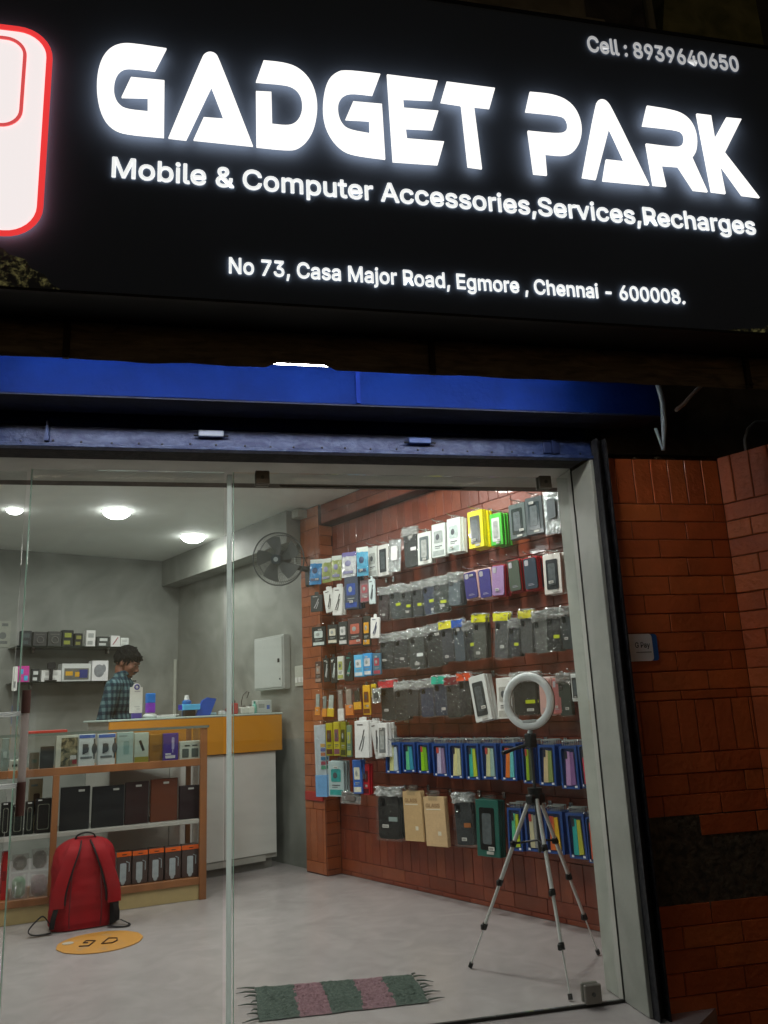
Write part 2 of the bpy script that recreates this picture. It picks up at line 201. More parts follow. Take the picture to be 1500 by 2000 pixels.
SHELF_ITEMS = [
  ('1', 1.795, 1.88, 1.714, 1.841, 'box', '1c2020', '3c4848', 'black camera box at the left end of the upper wall shelf'),
  ('1', 1.893, 2.004, 1.715, 1.835, 'box', '343432', '585854', 'first dark grey speaker box on the upper wall shelf'),
  ('1', 2.012, 2.126, 1.712, 1.837, 'box', '383a36', '60605a', 'second dark grey speaker box on the upper wall shelf'),
  ('1', 2.13, 2.225, 1.713, 1.853, 'box', '181c1a', '8c9434', 'black box with yellow dot and white square'),
  ('1', 2.234, 2.304, 1.714, 1.828, 'box', '1c1c18', '80803c', 'small black box with yellow foot'),
  ('1', 2.334, 2.414, 1.711, 1.853, 'box', 'dcdcd8', 'a0a4a0', 'upright white box on the upper wall shelf'),
  ('1', 2.429, 2.542, 1.707, 1.797, 'box', '3c403c', 'c8ccc8', 'low dark and white box'),
  ('1', 2.551, 2.634, 1.704, 1.803, 'box', 'dcdcda', 'a04048', 'white box with thin red diagonal'),
  ('1', 2.639, 2.714, 1.704, 1.786, 'box', 'd8dcd8', 'c0c4c0', 'plain small white box above the person'),
  ('2', 1.789, 1.877, 1.408, 1.541, 'box', 'c83c98', '40b0e0', 'pink and sky blue gift box on the lower wall shelf'),
  ('2', 1.898, 1.959, 1.407, 1.516, 'box', '2c302e', 'c8ccc8', 'dark tin with white label'),
  ('2', 1.975, 2.137, 1.409, 1.506, 'box', 'd8d8d4', 'b8b8b4', 'long white box behind a black phone holder'),
  ('2', 2.141, 2.387, 1.401, 1.552, 'box', 'c8ccc8', '4c4440', 'wide box with a camera picture in blue and yellow'),
  ('2', 2.395, 2.538, 1.402, 1.578, 'box', 'e0e0e0', '84888c', 'white box with a grey machine picture'),
  ('2', 2.709, 2.751, 1.407, 1.492, 'box', 'dcdcd8', 'b0b0b0', 'white box half hidden by the face of the person'),
]

GLYPHS = {
  ' ': (187,[]),
  '&': (447,[[(197,-7),(150,-2),(110,12),(78,34),(54,62),(39,96),(34,133),(37,163),(47,189),(63,213),(85,235),(111,256),(140,279),(216,335),(237,352),(255,375),(260,389),(262,405),(258,427),(245,445),(226,457),(201,461),(184,459),(168,453),(155,444),(145,431),(139,416),(137,399),(139,380),(145,363),(155,346),(169,327),(185,307),(204,284),(438,0),(364,0),(171,231),(121,293),(102,319),(87,344),(78,370),(75,398),(79,430),(91,458),(109,481),(134,499),(165,510),(200,513),(235,510),(266,499),(290,482),(308,459),(320,433),(324,404),(322,382),(315,362),(305,342),(291,325),(275,308),(256,293),(154,217),(128,195),(110,174),(100,154),(97,131),(100,108),(109,87),(124,70),(143,57),(166,49),(193,46),(223,50),(251,59),(278,75),(301,95),(321,121),(336,151),(346,186),(349,224),(408,224),(405,180),(397,144),(385,115),(371,92),(357,75),(345,62),(333,47),(305,23),(271,7),(234,-3)]]),
  ',': (187,[[(38,-119),(68,71),(137,71),(84,-119)]]),
  '-': (453,[[(337,244),(337,188),(114,188),(114,244)]]),
  '.': (187,[[(95,-4),(78,-1),(63,9),(53,24),(50,41),(53,59),(63,73),(78,83),(95,87),(113,83),(128,73),(138,59),(141,41),(138,24),(128,9),(113,-1)]]),
  '0': (453,[[(227,-7),(174,1),(130,24),(95,62),(69,113),(57,155),(50,202),(48,254),(50,306),(57,353),(69,395),(95,447),(130,484),(174,508),(227,516),(279,508),(323,484),(358,447),(384,395),(396,353),(403,306),(405,254),(403,202),(396,155),(384,113),(359,62),(323,24),(279,1)],[(227,50),(261,56),(290,74),(313,103),(330,144),(340,194),(344,254),(340,314),(330,365),(313,405),(290,435),(261,453),(227,460),(192,453),(163,435),(140,405),(123,365),(113,314),(109,254),(113,194),(123,144),(140,103),(163,74),(192,56)]]),
  '3': (453,[[(218,-7),(173,-3),(133,10),(98,30),(70,57),(52,91),(44,132),(109,132),(115,107),(126,87),(144,71),(165,59),(191,52),(219,50),(248,53),(275,61),(297,74),(315,93),(325,116),(329,145),(326,172),(316,196),(299,217),(275,234),(242,244),(201,248),(157,248),(157,299),(288,448),(288,452),(70,452),(70,509),(372,509),(372,461),(211,278),(211,289),(264,288),(308,276),(344,253),(371,222),(387,186),(393,145),(387,103),(370,66),(344,36),(309,12),(266,-2)]]),
  '4': (453,[[(40,105),(40,158),(247,509),(311,509),(109,166),(109,163),(413,163),(413,105)],[(282,0),(282,121),(282,146),(282,318),(343,318),(343,0)]]),
  '5': (453,[[(221,-7),(178,-2),(140,11),(108,32),(83,60),(66,93),(60,130),(122,130),(127,108),(138,89),(154,73),(173,60),(196,52),(221,50),(250,53),(276,64),(298,82),(314,104),(324,131),(328,162),(324,193),(314,221),(297,244),(275,262),(248,273),(218,277),(192,275),(167,268),(145,258),(128,246),(67,253),(96,509),(366,509),(366,452),(151,452),(134,301),(136,301),(155,315),(178,325),(203,331),(229,334),(263,330),(294,321),(321,306),(345,285),(364,260),(379,231),(388,199),(391,163),(385,117),(369,76),(343,41),(309,15),(268,-1)]]),
  '6': (453,[[(226,-7),(182,-1),(142,15),(109,40),(84,74),(69,115),(64,162),(68,199),(80,239),(102,285),(137,340),(252,509),(322,509),(151,261),(145,261),(154,275),(165,288),(179,299),(196,307),(214,312),(235,314),(278,309),(316,295),(346,271),(370,240),(384,201),(389,157),(384,112),(368,73),(343,39),(310,14),(271,-2)],[(226,48),(254,52),(279,63),(299,79),(314,101),(324,128),(327,157),(324,187),(314,213),(299,235),(279,251),(254,262),(226,265),(198,262),(174,252),(153,235),(138,214),(128,188),(125,158),(128,128),(138,102),(153,79),(174,63),(198,52)]]),
  '7': (453,[[(97,0),(323,448),(323,452),(62,452),(62,509),(391,509),(391,449),(165,0)]]),
  '8': (453,[[(226,-7),(178,-2),(136,11),(101,33),(74,62),(57,96),(52,135),(55,166),(65,195),(81,220),(101,241),(125,256),(153,265),(153,267),(119,282),(93,308),(76,342),(70,380),(75,417),(90,450),(114,477),(146,498),(184,511),(226,516),(269,511),(306,498),(337,477),(361,450),(377,417),(382,380),(376,342),(359,308),(333,282),(300,267),(300,265),(327,256),(351,241),(372,220),(387,195),(397,166),(401,135),(395,96),(378,62),(352,33),(317,11),(275,-2)],[(226,49),(258,52),(285,60),(307,74),(323,91),(333,113),(337,139),(333,165),(322,189),(305,208),(283,223),(256,232),(226,235),(196,232),(169,223),(147,208),(130,189),(119,165),(115,139),(119,113),(129,91),(145,74),(167,60),(195,52)],[(226,290),(252,292),(274,300),(293,313),(307,330),(316,351),(319,376),(316,399),(308,420),(294,437),(275,449),(252,457),(226,460),(200,457),(177,449),(159,437),(145,420),(136,399),(133,376),(136,351),(145,330),(159,313),(178,300),(201,292)]]),
  '9': (453,[[(226,516),(271,510),(310,494),(343,468),(368,434),(384,393),(389,347),(385,309),(373,270),(350,224),(315,168),(200,0),(130,0),(301,248),(307,248),(299,234),(287,221),(273,210),(257,202),(238,196),(218,195),(175,199),(137,214),(106,237),(83,269),(68,307),(64,352),(69,397),(85,436),(110,469),(143,494),(182,510)],[(226,460),(199,457),(174,446),(154,429),(138,407),(129,381),(125,352),(129,322),(138,295),(154,274),(174,257),(199,247),(226,243),(254,247),(279,257),(299,273),(314,295),(324,321),(327,350),(324,381),(314,407),(299,429),(279,446),(254,457)]]),
  ':': (187,[[(95,-4),(78,-1),(63,9),(53,24),(50,41),(53,59),(63,73),(78,83),(95,87),(113,83),(128,73),(138,59),(141,41),(138,24),(128,9),(113,-1)],[(95,271),(78,274),(63,284),(53,299),(50,316),(53,334),(63,349),(78,359),(95,362),(113,359),(128,349),(138,334),(141,316),(138,299),(128,284),(113,274)]]),
  'A': (479,[[(16,0),(201,509),(276,509),(463,0),(395,0),(287,302),(276,334),(264,372),(250,420),(232,478),(245,478),(228,419),(213,371),(201,333),(191,302),(85,0)],[(110,142),(110,199),(370,199),(370,142)]]),
  'C': (510,[[(267,-7),(225,-3),(186,7),(150,25),(119,49),(92,79),(70,115),(53,157),(44,203),(40,254),(44,305),(53,352),(70,393),(92,429),(119,459),(150,484),(186,501),(225,512),(267,516),(305,513),(340,504),(373,490),(402,471),(427,447),(448,418),(463,385),(473,348),(408,348),(401,373),(389,395),(375,413),(357,428),(337,440),(315,449),(292,454),(267,456),(223,450),(184,432),(150,403),(125,364),(109,314),(103,254),(109,194),(125,145),(151,105),(184,76),(223,59),(267,53),(292,55),(315,60),(337,69),(357,81),(375,96),(389,114),(401,136),(408,160),(473,160),(463,124),(448,91),(428,62),(402,38),(373,19),(341,5),(305,-4)]]),
  'D': (502,[[(219,0),(96,0),(96,57),(215,57),(272,63),(318,81),(354,110),(379,149),(394,198),(399,255),(394,312),(379,361),(354,399),(320,428),(275,446),(221,452),(93,452),(93,509),(225,509),(273,505),(315,495),(353,478),(399,441),(433,391),(449,351),(458,306),(462,255),(458,205),(449,159),(433,119),(411,83),(384,54),(351,31),(312,14),(268,3)],[(125,509),(125,0),(60,0),(60,509)]]),
  'E': (418,[[(60,0),(60,509),(372,509),(372,452),(125,452),(125,286),(355,286),(355,229),(125,229),(125,57),(375,57),(375,0)]]),
  'G': (520,[[(269,-7),(225,-3),(185,7),(149,25),(118,49),(91,79),(69,116),(53,157),(43,203),(40,254),(43,305),(53,352),(69,393),(91,429),(117,459),(149,484),(184,501),(223,512),(265,516),(304,513),(340,504),(374,489),(403,469),(429,445),(449,416),(465,384),(474,349),(408,349),(399,372),(387,393),(373,411),(356,427),(337,439),(315,448),(291,454),(265,456),(222,450),(183,432),(150,404),(125,364),(109,314),(103,254),(109,194),(125,145),(151,105),(184,76),(224,59),(269,53),(309,57),(345,71),(374,93),(396,123),(410,160),(415,202),(434,199),(283,199),(283,256),(478,256),(478,200),(471,141),(451,91),(419,50),(377,19),(326,0)]]),
  'H': (517,[[(60,0),(60,509),(125,509),(125,289),(392,289),(392,509),(457,509),(457,0),(392,0),(392,232),(125,232),(125,0)]]),
  'L': (393,[[(60,0),(60,509),(125,509),(125,57),(361,57),(361,0)]]),
  'M': (628,[[(60,0),(60,509),(152,509),(277,187),(287,159),(299,123),(311,84),(322,49),(307,49),(318,83),(330,121),(342,158),(352,187),(476,509),(568,509),(568,0),(504,0),(504,291),(504,327),(505,369),(506,413),(507,457),(513,457),(505,433),(498,409),(482,363),(467,322),(456,291),(342,0),(286,0),(170,291),(159,321),(145,361),(129,408),(112,457),(119,457),(120,416),(121,372),(122,328),(122,291),(122,0)]]),
  'N': (523,[[(60,0),(60,509),(136,509),(343,183),(352,169),(363,151),(375,130),(388,107),(401,82),(414,55),(405,54),(402,81),(401,108),(400,134),(399,157),(399,195),(399,509),(463,509),(463,0),(387,0),(202,290),(177,331),(164,354),(148,381),(108,452),(119,454),(122,384),(124,328),(125,291),(125,0)]]),
  'P': (444,[[(60,0),(60,509),(235,509),(289,503),(332,487),(366,462),(390,430),(404,391),(409,348),(404,304),(390,265),(366,233),(332,207),(289,191),(235,186),(109,186),(109,242),(233,242),(269,246),(297,256),(318,272),(333,294),(342,319),(344,348),(342,376),(333,402),(318,423),(297,439),(268,449),(232,452),(125,452),(125,0)]]),
  'R': (449,[[(60,0),(60,509),(236,509),(290,504),(333,489),(367,465),(390,433),(405,395),(409,352),(405,309),(390,271),(367,240),(333,217),(289,203),(236,198),(96,198),(96,255),(234,255),(269,258),(298,267),(319,281),(334,300),(342,324),(345,352),(342,380),(334,405),(319,425),(298,440),(269,449),(233,452),(125,452),(125,0)],[(353,0),(230,229),(303,229),(428,0)]]),
  'S': (446,[[(224,-9),(172,-4),(128,9),(91,31),(64,60),(46,96),(38,137),(104,137),(110,110),(123,88),(142,71),(166,59),(194,52),(224,49),(257,52),(286,60),(311,74),(329,92),(341,114),(346,139),(342,161),(332,179),(316,193),(296,205),(272,214),(245,222),(184,239),(128,260),(86,289),(60,326),(52,372),(58,413),(75,448),(102,476),(138,498),(180,511),(227,516),(275,511),(316,498),(351,476),(377,449),(394,415),(401,378),(337,378),(326,412),(302,437),(267,453),(225,459),(194,456),(167,448),(145,435),(129,418),(118,398),(115,376),(119,352),(131,334),(148,319),(169,308),(191,300),(212,293),(264,279),(287,272),(312,264),(336,252),(359,238),(379,220),(395,198),(405,171),(408,139),(403,99),(386,64),(360,34),(323,11),(278,-4)]]),
  'a': (389,[[(160,-9),(126,-5),(94,5),(68,22),(48,45),(35,73),(30,108),(34,138),(43,161),(58,179),(78,193),(100,203),(125,211),(152,216),(178,220),(234,227),(252,230),(265,235),(276,255),(276,257),(273,279),(267,297),(256,311),(240,322),(220,329),(196,331),(171,329),(149,322),(132,313),(118,301),(107,288),(100,274),(41,291),(57,322),(79,346),(104,364),(133,375),(163,382),(194,384),(215,383),(239,379),(263,372),(286,360),(306,343),(322,320),(333,290),(337,251),(337,0),(277,0),(277,52),(272,52),(264,38),(252,25),(236,12),(215,1),(190,-6)],[(170,45),(202,49),(228,59),(248,74),(263,93),(272,115),(276,138),(276,190),(259,182),(231,176),(200,171),(175,168),(154,164),(134,159),(117,150),(103,139),(95,124),(92,105),(94,87),(102,72),(114,61),(130,52),(149,47)]]),
  'b': (424,[[(229,-8),(198,-5),(172,4),(153,17),(138,31),(127,46),(118,59),(112,59),(112,0),(53,0),(53,509),(114,509),(114,319),(118,319),(127,331),(137,346),(152,360),(171,373),(197,381),(229,384),(274,378),(313,361),(345,332),(370,293),(385,245),(390,189),(385,133),(370,84),(346,45),(313,16),(274,-2)],[(220,47),(253,51),(279,66),(301,88),(316,117),(325,151),(328,189),(325,227),(316,261),(301,290),(280,311),(253,325),(220,330),(188,325),(161,312),(140,291),(125,263),(116,229),(113,189),(116,150),(125,115),(140,86),(162,65),(188,51)]]),
  'c': (395,[[(207,-8),(159,-2),(117,16),(82,46),(56,85),(40,133),(34,187),(40,243),(56,291),(82,330),(117,360),(159,378),(207,384),(234,383),(260,377),(284,368),(305,356),(324,341),(340,322),(353,301),(362,277),(303,262),(298,276),(290,289),(270,311),(257,319),(242,325),(226,329),(207,330),(173,325),(145,310),(124,287),(108,258),(99,224),(96,187),(99,151),(108,117),(124,89),(145,66),(173,51),(207,46),(226,48),(243,52),(258,58),(271,66),(282,76),(292,89),(299,102),(304,117),(363,102),(354,78),(341,56),(325,37),(306,21),(285,9),(261,-1),(235,-6)]]),
  'd': (424,[[(195,-8),(151,-2),(111,16),(79,45),(55,84),(39,133),(34,189),(39,245),(55,293),(79,332),(112,361),(151,378),(196,384),(228,381),(253,373),(272,360),(287,346),(298,331),(306,319),(311,319),(311,509),(372,509),(372,0),(313,0),(313,59),(307,59),(298,46),(287,31),(272,17),(252,4),(227,-5)],[(205,47),(236,51),(263,65),(284,86),(299,115),(309,150),(312,189),(309,229),(300,263),(284,291),(263,312),(237,325),(205,330),(172,325),(145,311),(124,290),(108,261),(99,227),(96,189),(99,151),(109,117),(124,88),(145,66),(172,51)]]),
  'e': (404,[[(212,-8),(161,-2),(117,16),(82,46),(56,85),(40,132),(34,187),(39,242),(55,290),(81,329),(115,359),(157,378),(205,384),(236,382),(266,374),(294,361),(319,341),(341,315),(357,282),(368,242),(371,194),(371,169),(75,169),(75,221),(338,221),(310,202),(307,237),(298,269),(283,294),(263,314),(237,326),(205,330),(173,326),(146,313),(125,294),(109,270),(99,241),(96,211),(96,178),(100,139),(110,106),(128,80),(151,61),(179,50),(212,46),(234,48),(254,53),(271,61),(285,73),(297,88),(306,105),(365,91),(353,63),(335,39),(311,19),(283,4),(249,-5)]]),
  'g': (425,[[(207,-151),(168,-148),(134,-140),(105,-127),(82,-110),(64,-91),(51,-69),(101,-41),(110,-53),(122,-66),(136,-78),(154,-88),(178,-95),(207,-97),(249,-92),(282,-75),(304,-47),(311,-6),(311,68),(306,68),(298,56),(287,41),(272,28),(252,16),(227,8),(195,5),(152,10),(113,27),(80,53),(55,90),(39,136),(34,191),(39,246),(55,293),(80,332),(112,361),(152,378),(196,384),(228,382),(253,373),(273,360),(288,346),(299,331),(308,319),(313,319),(313,379),(372,379),(372,-9),(367,-54),(350,-90),(324,-117),(291,-136),(251,-147)],[(205,59),(237,63),(264,75),(285,95),(300,121),(309,154),(312,193),(309,231),(300,264),(285,291),(264,312),(237,325),(205,330),(172,325),(145,312),(124,290),(109,262),(99,229),(96,193),(99,155),(109,123),(124,96),(145,76),(172,63)]]),
  'h': (410,[[(114,227),(114,0),(53,0),(53,509),(114,509),(114,287),(102,287),(124,332),(152,362),(187,379),(227,384),(264,380),(295,369),(321,349),(341,321),(353,285),(357,240),(357,0),(296,0),(296,235),(290,275),(273,304),(246,323),(210,329),(184,326),(161,317),(141,303),(126,283),(117,257)]]),
  'i': (166,[[(53,0),(53,379),(114,379),(114,0)],[(84,443),(67,446),(54,455),(44,468),(41,483),(44,499),(54,512),(67,521),(84,524),(100,521),(114,512),(123,499),(126,483),(123,468),(114,455),(100,446)]]),
  'j': (166,[[(53,379),(114,379),(114,-30),(111,-63),(102,-90),(86,-113),(65,-129),(37,-139),(4,-143),(-10,-143),(-10,-87),(2,-87),(25,-83),(40,-72),(50,-54),(53,-29)],[(83,443),(67,446),(53,455),(44,468),(41,483),(44,499),(53,512),(67,521),(83,524),(100,521),(114,512),(123,499),(126,483),(123,468),(114,455),(100,446)]]),
  'l': (189,[[(139,-2),(101,3),(74,20),(58,47),(53,84),(53,509),(114,509),(114,99),(115,77),(120,62),(146,52),(160,53),(170,54),(181,3),(162,-1)]]),
  'm': (609,[[(53,0),(53,379),(112,379),(112,295),(108,295),(118,323),(132,346),(151,363),(172,376),(195,384),(219,386),(257,380),(287,361),(309,331),(321,295),(312,295),(322,321),(337,343),(357,361),(381,375),(407,383),(437,386),(468,383),(497,372),(522,354),(541,328),(553,296),(557,255),(557,0),(496,0),(496,254),(490,289),(473,313),(447,326),(419,330),(395,328),(374,320),(358,307),(345,290),(338,270),(335,247),(335,0),(274,0),(274,260),(269,288),(253,311),(229,326),(199,330),(178,328),(158,320),(140,307),(126,289),(117,266),(114,238),(114,0)]]),
  'n': (409,[[(114,227),(114,0),(53,0),(53,379),(112,379),(112,287),(102,287),(124,332),(152,362),(187,379),(227,384),(264,380),(295,369),(321,349),(341,321),(353,285),(357,240),(357,0),(296,0),(296,235),(290,275),(273,304),(246,323),(210,329),(184,326),(161,317),(141,303),(126,283),(117,257)]]),
  'o': (415,[[(207,-8),(159,-2),(117,16),(82,46),(56,85),(40,133),(34,187),(40,243),(56,291),(82,330),(117,360),(159,378),(207,384),(256,378),(299,360),(333,330),(359,291),(376,243),(381,187),(376,133),(359,85),(333,46),(299,16),(256,-2)],[(207,46),(242,51),(270,66),(292,89),(307,117),(316,151),(319,187),(316,224),(307,258),(292,287),(270,310),(242,325),(207,330),(173,325),(145,310),(124,287),(108,258),(99,224),(96,187),(99,151),(108,117),(124,89),(145,66),(173,51)]]),
  'p': (424,[[(53,-143),(53,379),(112,379),(112,319),(118,319),(126,331),(137,346),(152,360),(171,373),(197,381),(229,384),(274,378),(313,361),(345,332),(370,293),(385,245),(390,189),(385,133),(370,84),(346,45),(313,16),(274,-2),(229,-8),(198,-5),(173,4),(153,17),(138,31),(127,46),(118,59),(114,59),(114,-143)],[(220,47),(253,51),(279,66),(301,88),(316,117),(325,151),(328,189),(325,227),(316,261),(301,290),(280,311),(253,325),(220,330),(188,325),(161,312),(140,291),(125,263),(116,229),(113,189),(116,150),(125,115),(140,86),(162,65),(188,51)]]),
  'r': (259,[[(53,0),(53,379),(112,379),(112,321),(115,321),(130,347),(152,367),(181,380),(213,385),(229,384),(243,384),(243,322),(230,324),(207,326),(182,323),(159,315),(140,301),(126,284),(117,262),(114,237),(114,0)]]),
  's': (365,[[(182,-8),(145,-5),(112,3),(84,18),(62,38),(45,63),(36,94),(94,107),(105,79),(124,60),(150,49),(181,45),(217,50),(244,62),(262,81),(268,103),(265,121),(254,136),(237,147),(212,155),(149,170),(104,186),(72,208),(53,237),(47,274),(51,305),(65,332),(87,354),(115,370),(149,381),(187,384),(223,381),(254,372),(279,358),(299,339),(314,316),(324,290),(268,277),(258,298),(243,316),(219,328),(187,333),(156,329),(131,317),(114,299),(109,277),(112,258),(124,243),(144,232),(172,223),(229,209),(275,194),(306,171),(325,142),(331,107),(326,75),(312,47),(290,24),(260,6),(223,-5)]]),
  't': (227,[[(204,379),(204,327),(6,327),(6,379)],[(65,471),(126,471),(126,98),(128,76),(136,61),(150,53),(170,50),(185,51),(202,54),(213,2),(192,-3),(168,-4),(125,2),(92,21),(72,52),(65,93)]]),
  'u': (410,[[(182,-5),(146,-1),(115,11),(89,31),(69,59),(57,95),(53,139),(53,379),(114,379),(114,144),(119,105),(137,75),(164,56),(200,50),(226,53),(249,62),(268,77),(283,97),(293,122),(296,153),(296,379),(357,379),(357,0),(298,0),(298,92),(307,92),(286,47),(257,17),(222,0)]]),
  'v': (389,[[(163,0),(17,379),(84,379),(165,155),(177,121),(187,87),(196,53),(206,21),(184,21),(194,53),(203,87),(213,121),(224,155),(305,379),(371,379),(226,0)]]),
  'y': (389,[[(47,-139),(61,-86),(71,-87),(88,-90),(104,-89),(118,-84),(130,-74),(141,-58),(151,-36),(163,-1),(17,379),(84,379),(165,155),(177,121),(187,87),(196,53),(206,21),(184,21),(193,53),(202,87),(212,121),(224,155),(305,379),(371,379),(204,-58),(191,-85),(177,-107),(159,-124),(139,-136),(117,-143),(91,-145),(65,-143)]]),
}

# ------------------------------------------------------------------ helpers
def lin(h):
    if isinstance(h, (tuple, list)): return (h[0], h[1], h[2], 1)
    v = [int(h[i:i+2], 16) / 255 for i in (0, 2, 4)]
    return tuple((c / 12.92 if c <= 0.04045 else ((c + 0.055) / 1.055) ** 2.4) for c in v) + (1,)
MC = {}
def mat(col, rough=0.5, metal=0.0, var=0.12, scale=30.0, bump=0.0, bscale=None, coat=0.0, emit=0.0, key='', spec=None):
    k = (str(col), rough, metal, var, scale, bump, bscale, coat, emit, key)
    if k in MC: return MC[k]
    m = bpy.data.materials.new((key or 'paint') + '_' + (col if isinstance(col, str) else 'mix')); m.use_nodes = True
    nt = m.node_tree; n = nt.nodes; b = n['Principled BSDF']; c = lin(col)
    b.inputs['Roughness'].default_value = rough; b.inputs['Metallic'].default_value = metal; b.inputs['Coat Weight'].default_value = coat
    if spec is not None: b.inputs['Specular IOR Level'].default_value = spec
    tc = n.new('ShaderNodeTexCoord'); nz = n.new('ShaderNodeTexNoise'); nz.inputs['Scale'].default_value = scale; nz.inputs['Detail'].default_value = 5
    nt.links.new(tc.outputs['Object'], nz.inputs['Vector'])
    mx = n.new('ShaderNodeMix'); mx.data_type = 'RGBA'
    mx.inputs[6].default_value = tuple(x * (1 - var) for x in c[:3]) + (1,); mx.inputs[7].default_value = tuple(min(1, x * (1 + var)) for x in c[:3]) + (1,)
    nt.links.new(nz.outputs[0], mx.inputs[0]); nt.links.new(mx.outputs[2], b.inputs['Base Color'])
    if bump:
        bp = n.new('ShaderNodeBump'); bp.inputs['Strength'].default_value = bump; bp.inputs['Distance'].default_value = 0.01
        nb = n.new('ShaderNodeTexNoise'); nb.inputs['Scale'].default_value = bscale or scale; nb.inputs['Detail'].default_value = 6
        nt.links.new(tc.outputs['Object'], nb.inputs['Vector']); nt.links.new(nb.outputs[0], bp.inputs['Height']); nt.links.new(bp.outputs[0], b.inputs['Normal'])
    if emit: b.inputs['Emission Color'].default_value = c; b.inputs['Emission Strength'].default_value = emit
    MC[k] = m; return m
def rampmat(name, c1, c2, scale, rough=0.6, lo=0.35, hi=0.65, detail=8, bump=0.15, bscale=60, dist=0.6, stretch=(1, 1, 1), coat=0):
    m = bpy.data.materials.new(name); m.use_nodes = True; nt = m.node_tree; n = nt.nodes; b = n['Principled BSDF']
    tc = n.new('ShaderNodeTexCoord'); mp = n.new('ShaderNodeMapping'); mp.inputs['Scale'].default_value = stretch
    nz = n.new('ShaderNodeTexNoise'); nz.inputs['Scale'].default_value = scale; nz.inputs['Detail'].default_value = detail; nz.inputs['Distortion'].default_value = dist
    r = n.new('ShaderNodeValToRGB'); r.color_ramp.elements[0].position = lo; r.color_ramp.elements[1].position = hi
    r.color_ramp.elements[0].color = lin(c1); r.color_ramp.elements[1].color = lin(c2)
    nt.links.new(tc.outputs['Object'], mp.inputs[0]); nt.links.new(mp.outputs[0], nz.inputs['Vector']); nt.links.new(nz.outputs[0], r.inputs[0]); nt.links.new(r.outputs[0], b.inputs['Base Color'])
    b.inputs['Roughness'].default_value = rough; b.inputs['Coat Weight'].default_value = coat
    nb = n.new('ShaderNodeTexNoise'); nb.inputs['Scale'].default_value = bscale; nb.inputs['Detail'].default_value = 8
    bp = n.new('ShaderNodeBump'); bp.inputs['Strength'].default_value = bump; bp.inputs['Distance'].default_value = 0.01
    nt.links.new(tc.outputs['Object'], nb.inputs['Vector']); nt.links.new(nb.outputs[0], bp.inputs['Height']); nt.links.new(bp.outputs[0], b.inputs['Normal'])
    return m
def attrmat(name, rough, coat=0.0, bump=0.1, bscale=80, var=0.25, nscale=9, spec=0.5):
    m = bpy.data.materials.new(name); m.use_nodes = True; nt = m.node_tree; n = nt.nodes; b = n['Principled BSDF']
    at = n.new('ShaderNodeAttribute'); at.attribute_name = 'tint'
    tc = n.new('ShaderNodeTexCoord'); nz = n.new('ShaderNodeTexNoise'); nz.inputs['Scale'].default_value = nscale; nz.inputs['Detail'].default_value = 8
    mr = n.new('ShaderNodeMapRange'); mr.inputs[3].default_value = 1 - var; mr.inputs[4].default_value = 1 + var
    mx = n.new('ShaderNodeVectorMath'); mx.operation = 'SCALE'
    nt.links.new(tc.outputs['Object'], nz.inputs['Vector']); nt.links.new(nz.outputs[0], mr.inputs[0]); nt.links.new(at.outputs['Color'], mx.inputs[0]); nt.links.new(mr.outputs[0], mx.inputs['Scale'])
    nt.links.new(mx.outputs[0], b.inputs['Base Color']); b.inputs['Roughness'].default_value = rough; b.inputs['Coat Weight'].default_value = coat; b.inputs['Specular IOR Level'].default_value = spec
    nb = n.new('ShaderNodeTexNoise'); nb.inputs['Scale'].default_value = bscale; nb.inputs['Detail'].default_value = 6
    bp = n.new('ShaderNodeBump'); bp.inputs['Strength'].default_value = bump; bp.inputs['Distance'].default_value = 0.01
    nt.links.new(tc.outputs['Object'], nb.inputs['Vector']); nt.links.new(nb.outputs[0], bp.inputs['Height']); nt.links.new(bp.outputs[0], b.inputs['Normal'])
    return m
